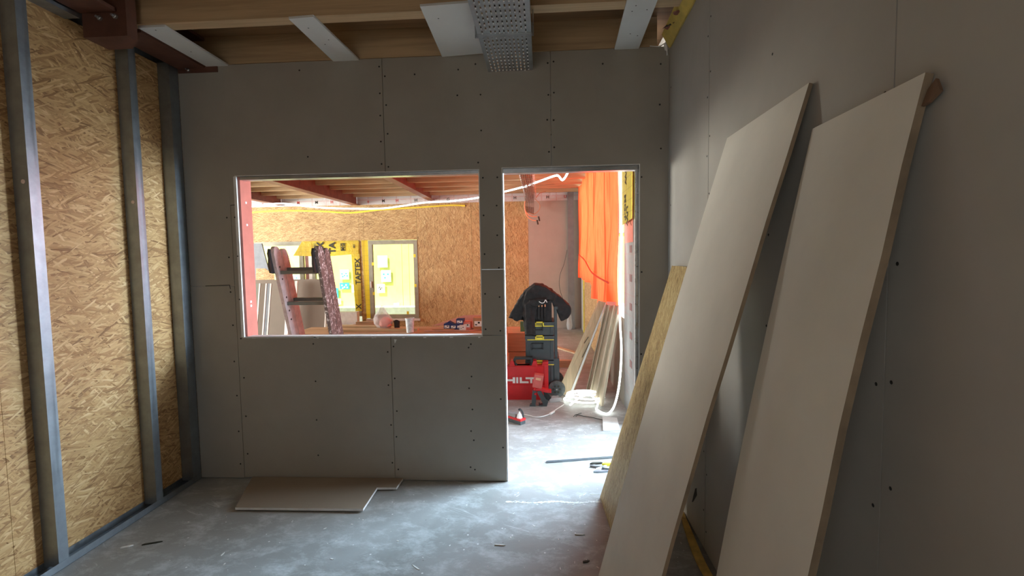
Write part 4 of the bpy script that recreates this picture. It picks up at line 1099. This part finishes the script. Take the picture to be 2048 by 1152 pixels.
# jacket: draped volume, remeshed into one cloth
bm = NB()
def blob(c, r, rot=None):
    m4 = Matrix.Translation(c)
    if rot is not None: m4 = m4 @ Matrix.Rotation(rot, 4, 'Y')
    m4 = m4 @ Matrix.Diagonal((*r, 1)); bmesh.ops.create_icosphere(bm, subdivisions=3, radius=1, matrix=m4)
def drape(pts, y0, y1):
    prism(bm, [(at(px, py, 1, y0).x, at(px, py, 1, y0).z) for px, py in pts], 1, y0, y1)
drape([(1018, 636), (1035, 603), (1050, 582), (1068, 568), (1086, 570), (1104, 580), (1116, 592), (1110, 606), (1092, 600), (1062, 602), (1048, 640), (1030, 640)], 5.50, 5.78)
drape([(1052, 584), (1070, 569), (1092, 574), (1112, 588), (1108, 602), (1090, 598), (1074, 604), (1070, 640), (1071, 671), (1050, 671), (1047, 640), (1046, 606)], 5.43, 5.60)
drape([(1104, 580), (1124, 596), (1140, 612), (1143, 624), (1138, 635), (1122, 643), (1118, 632), (1112, 618), (1102, 602)], 5.46, 5.66)
drape([(1016, 637), (1030, 612), (1044, 592), (1056, 590), (1052, 612), (1042, 640), (1034, 644), (1027, 641), (1026, 634)], 5.45, 5.58)
drape([(1050, 610), (1058, 604), (1064, 640), (1066, 668), (1052, 670)], 5.405, 5.45)
drape([(1058, 600), (1092, 597), (1096, 606), (1076, 612), (1062, 612)], 5.40, 5.46)
jk = obj('jacket', bm, MT['fabric']); tag(jk, 'black work jacket draped over the tool tower', 'jacket')
md = jk.modifiers.new('r', 'REMESH'); md.mode = 'VOXEL'; md.voxel_size = .008; md.use_smooth_shade = True
md = jk.modifiers.new('s', 'SMOOTH'); md.iterations = 4; md.factor = .5
tx = bpy.data.textures.new('folds', 'CLOUDS'); tx.noise_scale = .07; tx.noise_depth = 1
md = jk.modifiers.new('d', 'DISPLACE'); md.texture = tx; md.strength = .018; md.mid_level = .5
tx2 = bpy.data.textures.new('creases', 'STUCCI'); tx2.noise_scale = .06
md = jk.modifiers.new('d2', 'DISPLACE'); md.texture = tx2; md.strength = .012; md.mid_level = .5
# bright clip hanging on the jacket front
bm = NB(); tube(bm, smoothline([at(1078, 603, 1, 5.385), at(1083, 606, 1, 5.385), at(1088, 605, 1, 5.385), at(1091, 600, 1, 5.385), at(1094, 605, 1, 5.385)]), .0045, 6)
tag(obj('cord_clip', bm, MT['letter'], jk), 'white cord clip')

# ------------------------------------------------------------------ red tool case
rc = thing('tool_case', (-.22, 5.36, 0), 'red plastic power tool case with white lettering in the doorway', 'tool case')
cx0, cx1, cy0, cy1 = -.505, .058, 5.33, 5.44
def casex(px): return (px - 1086.5)/F*5.36
poly = [(cx0, 0), (cx1, 0), (cx1, .425), (cx1-.06, .425), (cx1-.075, .385), (cx1-.12, .385), (cx1-.135, .44), (cx1-.165, .44), (cx1-.185, .385), (cx1-.37, .385), (cx1-.39, .44), (cx1-.42, .44), (cx1-.435, .385), (cx1-.48, .385), (cx1-.50, .425), (cx0, .425)]
bm = NB(); prism(bm, poly, 1, cy0, cy1); obj('case_body', bm, MT['redp'], rc, bevel=.006)
bm = NB(); box(bm, cx0+.02, cx1-.02, cy0-.008, cy0+.002, .27, .375); box(bm, cx0+.02, cx1-.02, cy0-.008, cy0+.002, .05, .17); obj('raised_band', bm, MT['redp'], rc, bevel=.006)
bm = NB(); box(bm, cx1-.045, cx1-.005, cy0-.014, cy0, .05, .40); box(bm, cx0+.005, cx0+.045, cy0-.014, cy0, .05, .40); obj('corner_rib', bm, MT['redp'], rc, bevel=.006)
bm = NB(); hx = cx1-.278
prism(bm, [(hx-.115, .40), (hx-.085, .365), (hx+.085, .365), (hx+.115, .40), (hx+.10, .475), (hx-.10, .475), (hx-.115, .44), (hx-.085, .43), (hx-.08, .45), (hx+.08, .45), (hx+.085, .40), (hx+.07, .385), (hx-.07, .385), (hx-.09, .405), (hx-.092, .43)], 1, cy0+.02, cy1-.02)
obj('carry_handle', bm, MT['black'], rc, bevel=.003)
bm = NB(); box(bm, cx1-.02, cx1+.004, cy0-.004, cy1+.004, .0, .03); box(bm, cx0-.004, cx0+.02, cy0-.004, cy1+.004, .0, .03); obj('foot', bm, MT['redp'], rc)
zl0, zl1 = .190, .256; bm = NB(); yl0, yl1 = cy0-.006, cy0-.0005
def lb(a, b, z0=zl0, z1=zl1): box(bm, casex(a), casex(b), yl0, yl1, z0, z1)
th_ = .021
lb(1006, 1011); lb(1025, 1030); lb(1011, 1025, (zl0+zl1)/2-th_/2, (zl0+zl1)/2+th_/2)
lb(1032.2, 1036.2)
lb(1039, 1043.5); lb(1043.5, 1057, zl0, zl0+th_)
lb(1051, 1070, zl1-th_, zl1); lb(1060, 1064.5, zl0, zl1-th_)
lb(1079, 1083)
obj('lettering', bm, MT['letter'], rc)

# ------------------------------------------------------------------ cordless tool standing in front of the case
ct = thing('cordless_tool', (-.08, 5.12, 0), 'red and black cordless tool standing on its magazine before the case', 'power tool')
m4 = Matrix.Translation((-.055, 5.15, .26)) @ Matrix.Rotation(.18, 4, 'Y')
bm = NB(); box(bm, -.05, .05, -.045, .045, -.065, .075, m4); obj('battery', bm, plain('clear_red_plastic', (0.65, 0.12, 0.10), 0.25), ct, bevel=.012)
bm = NB(); box(bm, -.03, .025, -.048, -.044, .02, .045, m4); obj('battery_label', bm, MT['orangecable'], ct)
bm = NB(); prism(bm, [(-.12, .15), (-.085, .185), (-.02, .19), (.05, .17), (.085, .165), (.085, .14), (.02, .145), (-.03, .165), (-.09, .16), (-.11, .13)], 1, 5.11, 5.18); obj('motor_housing', bm, MT['redp'], ct, bevel=.006)
bm = NB(); prism(bm, [(-.115, .165), (-.075, .165), (-.08, .05), (-.085, .02), (-.085, 0), (-.15, 0), (-.145, .012), (-.125, .02), (-.125, .09)], 1, 5.09, 5.16); obj('handle', bm, MT['dark'], ct, bevel=.006)
bm = NB(); prism(bm, [(-.07, .16), (-.03, .165), (.03, .06), (.05, .05), (.035, 0), (-.03, 0), (-.05, .006), (-.045, .014), (-.005, .02), (-.01, .035)], 1, 5.09, 5.15); obj('magazine', bm, MT['dark'], ct, bevel=.005)
bm = NB(); prism(bm, [(.0, .14), (.035, .14), (.085, .075), (.045, .03), (.02, .05)], 1, 5.15, 5.20); obj('collator', bm, MT['black'], ct, bevel=.004)
bm = NB(); tube(bm, [(-.045, 5.10, .0), (-.045, 5.10, .04)], .006, 6); obj('depth_pin', bm, MT['black'], ct)
bm = NB(); lathe(bm, [(.012, 0), (.010, -.008)], (-.085, 5.088, .135), 10, 'y'); obj('trigger', bm, MT['redp'], ct)
# clear packet beside the case
bm = NB(); m4 = Matrix.Translation(at(1108, 802, 2, 0)) @ Matrix.Rotation(.3, 4, 'Z'); box(bm, -.07, .07, -.05, .05, .001, .045, m4)
bmesh.ops.subdivide_edges(bm, edges=bm.edges, cuts=3, use_grid_fill=True)
for v in bm.verts: v.co += noise.noise_vector(v.co*35)*.012; v.co.z = max(v.co.z, .001)
t = tag(obj('plastic_packet', bm, MT['film'], smooth=True), 'crumpled clear packet on the floor by the tower wheel', 'packet')
# flat red and black tool in the doorway corner
ft = thing('floor_tool', (-.33, 4.52, 0), 'low red and black tool with a white cone lying in the doorway', 'power tool')
m4 = Matrix.Translation(at(1031, 838, 2, 0.03)) @ Matrix.Rotation(-.72, 4, 'Z'); m4.translation.z = 0
bm = NB(); box(bm, -.13, .10, -.033, .033, .0, .035, m4); obj('base', bm, MT['dark'], ft, bevel=.004)
bm = NB(); box(bm, -.13, .102, -.036, .036, .035, .055, m4); obj('red_shell', bm, MT['redp'], ft, bevel=.005)
bm = NB(); box(bm, -.12, .02, -.026, .026, .055, .085, m4); obj('motor', bm, MT['grey'], ft, bevel=.01)
bm = NB(); p = m4 @ Vector((.055, 0, .055)); lathe(bm, [(.028, 0), (.02, .03), (.007, .05), (.006, .06)], tuple(p), 14); obj('cone', bm, MT['letter'], ft, smooth=True)
bm = NB(); tube(bm, smoothline([p + Vector((.035, .01, 0)), p + Vector((.03, .01, .045)), p + Vector((.01, .005, .08)), p + Vector((-.01, 0, .075))]), .009, 6); obj('hook', bm, MT['black'], ft)

# ------------------------------------------------------------------ LED rope light
zR = .02
c = at(1168, 797, 2, .03)
rope = []
for k in range(3*18 + 1):
    a = 2*PI*k/18; r = 1 - .13*(k/18) + .09*math.sin(1.7*a + 1) + .05*math.sin(3.1*a)
    rope.append((c.x + .235*r*math.cos(a + .4), c.y + .20*r*math.sin(a + .4), .018 + .028*(k/18) + .01*math.sin(2*a)))
bm = NB()
tube(bm, smoothline(rope, 2), .0095, 7)
tube(bm, smoothline([at(1140, 810, 2, .05), at(1160, 795, 2, .07), at(1180, 790, 2, .08), at(1195, 805, 2, .05), at(1192, 818, 2, .02)], 4), .0095, 7)
lt = obj('led_rope', bm, MT['ledcoil'], smooth=True); tag(lt, 'coiled glowing light rope on the floor that runs up to the joists', 'light rope')
up_ = smoothline([at(1192, 818, 2, .02), at(1205, 826, 2, .016), at(1218, 826, 2, .016), at(1230, 808, 1, 4.95), at(1239, 765, 1, 4.98), at(1243, 700, 1, 5.02), at(1240, 640, 1, 5.02), at(1241, 560, 1, 5.05), at(1243, 470, 1, 5.08), at(1243, 340, 1, 5.1), at(1243, 300, 1, 5.1)], 5)
bm = NB(); tube(bm, up_, .0105, 7); obj('rope_riser', bm, MT['led'], lt, smooth=True)
hl = [at(494, 414, 1, 10.3), at(560, 407, 1, 10.3), at(625, 414, 1, 10.3), at(690, 417, 1, 10.3), at(760, 417, 1, 10.3), at(803, 412, 1, 10.3), at(852, 405, 1, 10.2), at(905, 402, 1, 10.0), at(958, 395, 1, 9.8), at(1010, 383, 1, 9.3), at(1045, 374, 1, 8.7), at(1080, 362, 1, 8.2), at(1108, 352, 1, 7.9), at(1117, 352, 1, 7.8), at(1124, 360, 1, 7.7), at(1130, 355, 1, 7.5), at(1137, 342, 1, 7.2)]
bm = NB(); tube(bm, smoothline(hl, 5), .016, 7); o = obj('led_rope', bm, MT['led'], smooth=True); tag(o, 'glowing light rope sagging below the far room joists', 'light rope')
bm = NB(); tube(bm, smoothline([at(1044, 828, 2, .005), at(1058, 831, 2, .005), at(1072, 834, 2, .005), at(1088, 832, 2, .005), at(1103, 826, 2, .008), at(1112, 819, 2, .005), at(1128, 809, 2, .005)]), .0045, 6)
cb_ = tag(obj('power_cord', bm, MT['cable']), 'white cord with inline plug joining the coiled light rope', 'cord')
bm = NB(); tube(bm, [at(1100, 828, 2, .012), at(1108, 823, 2, .012)], [.012, .012], 8); obj('inline_plug', bm, MT['cable'], cb_)
bm = NB(); tube(bm, smoothline([at(1128, 805, 2, .006), at(1115, 800, 2, .006), at(1113, 792, 2, .006), at(1122, 788, 2, .006), at(1135, 792, 2, .006)]), .004, 6)
tag(obj('cord_loop', bm, MT['cable']), 'thin white cord loop left of the coiled light rope', 'cord')

# ------------------------------------------------------------------ planks and profiles leaning on the curtain wall
def leaner(name, tl, tr, bl, br, yt, xb, th, m, lab, cat='plank', group=None):
    """corners by sight line: top row on plane y=yt.., bottom on the floor"""
    A = at(*tl, 1, yt[0]); B = at(*tr, 1, yt[1]); Cc = at(*br, 2, .002); Dd = at(*bl, 2, .002)
    t = thing(name, tuple((Cc+Dd)/2), lab, cat, group)
    n = (B-A).cross(Dd-A).normalized()
    if n.x < 0: n = -n
    if abs(n.x) < .2 and n.y < 0: n = -n
    obj('board', hexa(NB(), [A, B, Cc, Dd], n*th), m, t)
    return t, A, B, Cc, Dd, n
t, A, B, Cc, Dd, n = leaner('plank', (1197, 601), (1213, 605), (1112, 790), (1143, 788), (5.55, 5.5), 0, .03, MT['plank'], 'slotted pale plank leaning left of the others against the orange cloth')
bm = NB(); hexa(bm, [B - Vector((.012, 0, 0)), B + Vector((.004, 0, 0)), Cc + Vector((.004, 0, 0)), Cc - Vector((.022, 0, 0))], Vector((0, -.005, 0))); obj('white_edge', bm, MT['white'], t)
for f0, f1, g0, g1 in ((.37, .45, .30, .55), (.43, .60, .62, .85)):
    bm = NB(); P = lambda f, g_: A.lerp(Dd, f).lerp(B.lerp(Cc, f), g_)
    hexa(bm, [P(f0, g1), P(f0+.01, g1+.04), P(f1, g0+.14), P(f1-.01, g0+.1)], -n*.003 + Vector((0, -.003, 0))); obj('slot', bm, MT['ink'], t)
MT['dryprofile'] = wood('pale_profile', (0.58, 0.50, 0.38), 2, 0.85)
def uprofile(tl, tr, bl, br, yt, lab):
    t, A, B, Cc, Dd, n = leaner('channel_profile', tl, tr, bl, br, yt, 0, .012, MT['dryprofile'], lab, 'profile', None)
    for (p, q) in ((A, Dd), (B, Cc)):
        s = (B-A).normalized()*.012
        obj('flange', hexa(NB(), [p - s*.0, p + s, q + s, q], -n*.035), MT['dryprofile'], t)
    return t
uprofile((1214, 608), (1222, 610), (1175, 778), (1182, 790), (5.45, 5.42), 'leftmost of the three pale profiles leaning at the curtain wall')
uprofile((1221, 610), (1231, 611), (1181, 790), (1193, 800), (5.38, 5.34), 'middle one of the three pale profiles leaning at the curtain wall')
uprofile((1231, 611), (1240, 611), (1192, 806), (1205, 812), (5.28, 5.24), 'rightmost and nearest of the three pale leaning profiles')
bm = NB(); hexa(bm, [at(1213, 603, 1, 5.3), at(1232, 604, 1, 5.25), at(1232, 612, 1, 5.25), at(1214, 610, 1, 5.3)], Vector((0, .01, 0))); tag(obj('pink_tape', bm, MT['pinktag']), 'pink tape tag round the top of the leaning profiles', 'tape')

# ------------------------------------------------------------------ orange curtain
bm = NB(); NU, NV = 90, 26; yA, yB2 = 5.16, 10.15; vs = []
for i in range(NU+1):
    f = i/NU; y = yA + (yB2-yA)*f
    zb = .97 if f < .405 else 1.16
    row = []
    for j in range(NV+1):
        h = j/NV; z = zb + (2.99 - zb)*h
        fold = .040*math.sin(y*7.5 + .6*math.sin(z*1.7)) + .020*math.sin(y*19 + z) + .05*noise.noise(Vector((y*1.3, z*1.1, 0)))
        x = XR - .075 + fold*(1 - .5*h)
        row.append(bm.verts.new((min(x, XR-.004), y, z)))
    vs.append(row)
for i in range(NU):
    for j in range(NV): bm.faces.new((vs[i][j], vs[i+1][j], vs[i+1][j+1], vs[i][j+1]))
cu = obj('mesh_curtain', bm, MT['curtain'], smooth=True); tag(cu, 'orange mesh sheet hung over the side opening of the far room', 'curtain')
bm = NB(); tube(bm, smoothline([(XR-.135, 9.6, 1.62), (XR-.14, 8.2, 1.52), (XR-.14, 7.0, 1.35), (XR-.14, 5.3, 1.30)]), .010, 6); obj('hem_cord', bm, plain('hem_cord_red', (0.55, 0.05, 0.02), 0.6), cu)
# hanging yellow printed sheet next to the doorway
ysht = tag(obj('membrane_sheet', hexa(NB(), [(XR-.03, 5.10, 2.62), (XR-.03, 4.50, 2.62), (XR-.035, 4.50, 1.93), (XR-.03, 5.10, 1.90)], Vector((.003, 0, 0))), MT['foil_yellow_side']), 'yellow printed membrane hanging beside the doorway behind the light rope', 'membrane')
for s, py, px in (('UW', 350, 1251), ('MG-F', 415, 1250), ('UW', 432, 1254)):
    p = at(px, py, 0, XR-.036); obj('printed_letter', text_bm(s, .11, frame((XR-.037, p.y, p.z), (0, 0, -1), (0, -1, 0)), .003), MT['ink'], ysht)

# ------------------------------------------------------------------ grey steel post at the far wall, wire
t = thing('steel_post', (.63, 10.6, 0), 'grey steel post standing before the far plasterboard wall', 'post')
bm = NB(); prism(bm, [(.57, 10.60), (.70, 10.60), (.70, 10.61), (.64, 10.61), (.64, 10.68), (.70, 10.68), (.70, 10.69), (.57, 10.69), (.57, 10.68), (.63, 10.68), (.63, 10.61), (.57, 10.61)], 2, 0, 2.97); obj('section', bm, MT['steelgrey'], t)
bm = NB(); box(bm, .54, .73, 10.55, 10.72, 0, .012); obj('base_plate', bm, MT['steelgrey'], t)
bm = NB(); tube(bm, smoothline([at(1134, 500, 1, 10.5), at(1128, 528, 1, 10.5), at(1120, 550, 1, 10.5), at(1119, 575, 1, 10.5), at(1128, 605, 1, 10.5), at(1133, 622, 1, 10.5)]), .006, 6)
tag(obj('hanging_wire', bm, MT['darkcable']), 'thin dark wire bowing out beside the grey steel post', 'wire')
# roll of plastic by the post foot
bm = NB(); lathe(bm, [(.05, 0), (.06, .1), (.045, .3), (.02, .42)], (.58, 10.45, 0), 12)
for v in bm.verts: v.co += noise.noise_vector(v.co*9)*.03; v.co.z = max(.001, v.co.z)
tag(obj('plastic_wrap', bm, MT['film'], smooth=True), 'bunched clear film at the foot of the grey post', 'film')
slat(.12, .42, 6.9, 6.98, .001, .10, 'short orange timber on the floor behind the tool tower', 'timber', name='timber_offcut')
slat(-.05, .9, 8.05, 8.13, .001, .02, 'long diagonal lath on the floor before the far wall', rot=-1.05, name='lath')

# ------------------------------------------------------------------ floor pieces in the doorway
p = at(1222, 848, 2, 0)
a, b, c_, d = at(1205, 835, 2, .001), at(1234, 838, 2, .001), at(1240, 862, 2, .001), at(1206, 862, 2, .001)
tag(obj('plasterboard_scrap', hexa(NB(), [a, b, c_, d], Vector((0, 0, .0125))), MT['white']), 'white square board scrap lying on the doorway floor', 'scrap')
bm = NB(); a, b = at(1092, 925, 2, .001), at(1226, 915, 2, .001); dv = (b-a).normalized(); s = Vector((-dv.y, dv.x, 0))*.012
hexa(bm, [a - s, b - s, b + s, a + s], Vector((0, 0, .003))); hexa(bm, [a - s, b - s, b - s*.85, a - s*.85], Vector((0, 0, .018)))
tag(obj('metal_profile', bm, MT['stud']), 'thin grey metal profile lying across the doorway floor', 'profile')
bm = NB(); tube(bm, smoothline([at(1147, 833, 2, .004), at(1153, 829, 2, .004), at(1166, 832, 2, .004), at(1185, 835, 2, .004), at(1206, 840, 2, .004)]), .0035, 5)
tag(obj('black_wire', bm, MT['darkcable']), 'thin black wire beside the white board scrap', 'wire')
bm = NB(); tube(bm, smoothline([at(1152, 833, 2, .004), at(1156, 828, 2, .004), at(1163, 826, 2, .004)]), .003, 5)
tag(obj('black_wire', bm, MT['darkcable']), 'short curved black wire bit near the coiled rope', 'wire')
for i, (px, py, L, an, m, lab) in enumerate((
    (1192, 928, .05, .15, 'ink', 'dark offcut in the debris heap beside the strand board, topmost'),
    (1196, 935, .06, -.2, 'steelgrey', 'grey offcut in the middle of the debris heap'),
    (1214, 931, .04, .05, 'yellow', 'yellow scrap in the debris heap'),
    (1205, 944, .07, .1, 'stud', 'long metal strip low in the debris heap'),
    (1198, 940, .03, .6, 'white', 'white plaster piece in the debris heap'),
    (1214, 940, .035, -.4, 'grey', 'small grey piece at the right of the debris heap'),
    (1209, 936, .03, 1.1, 'white', 'white crumb beside the yellow scrap'))):
    p = at(px, py, 2, 0); bm = NB(); m4 = Matrix.Translation(p) @ Matrix.Rotation(an, 4, 'Z')
    prism(bm, [(-L, -.008), (-L*.2, -.014), (L, -.006), (L*.8, .008), (-L*.5, .012)], 2, .001, .012 + .004*(i % 3), m4)
    tag(obj('debris_piece', bm, MT[m]), lab, 'debris')

# ------------------------------------------------------------------ pieces that were drawn together become parts of their own
def split_pieces(o):
    me = o.data; n = len(me.vertices); par = list(range(n))
    def find(a):
        while par[a] != a: par[a] = par[par[a]]; a = par[a]
        return a
    for e in me.edges:
        a, b = find(e.vertices[0]), find(e.vertices[1])
        if a != b: par[a] = b
    roots = sorted({find(i) for i in range(n)})
    if len(roots) < 2 or len(roots) > 60: return
    for r in roots:
        bm = NB(); bm.from_mesh(me); bm.verts.ensure_lookup_table()
        bmesh.ops.delete(bm, geom=[v for v in bm.verts if find(v.index) != r], context='VERTS')
        m2 = bpy.data.meshes.new(o.data.name); bm.to_mesh(m2); bm.free()
        for m_ in me.materials: m2.materials.append(m_)
        if r == roots[0]: first = m2
        else:
            c = o.copy(); c.data = m2; C.objects.link(c)
    o.data = first
NAMES = ('rib', 'teal_dot', 'printed_spot', 'bolt', 'rivet', 'wheel_hole', 'corner_rib', 'foot', 'raised_band', 'yellow_spacer', 'red_print', 'cross_wire', 'long_wire', 'taped_end', 'hanger_rod', 'paper_tear', 'cable_tail', 'cable_loop', 'lettering', 'printed_letter', 'sill_lining', 'cut_edge', 'door_jamb_profile')
for o in list(C.objects):
    if o.type == 'MESH' and o.parent is not None and o.name.split('.')[0] in NAMES and not o.get('kind') and not o.children: split_pieces(o)
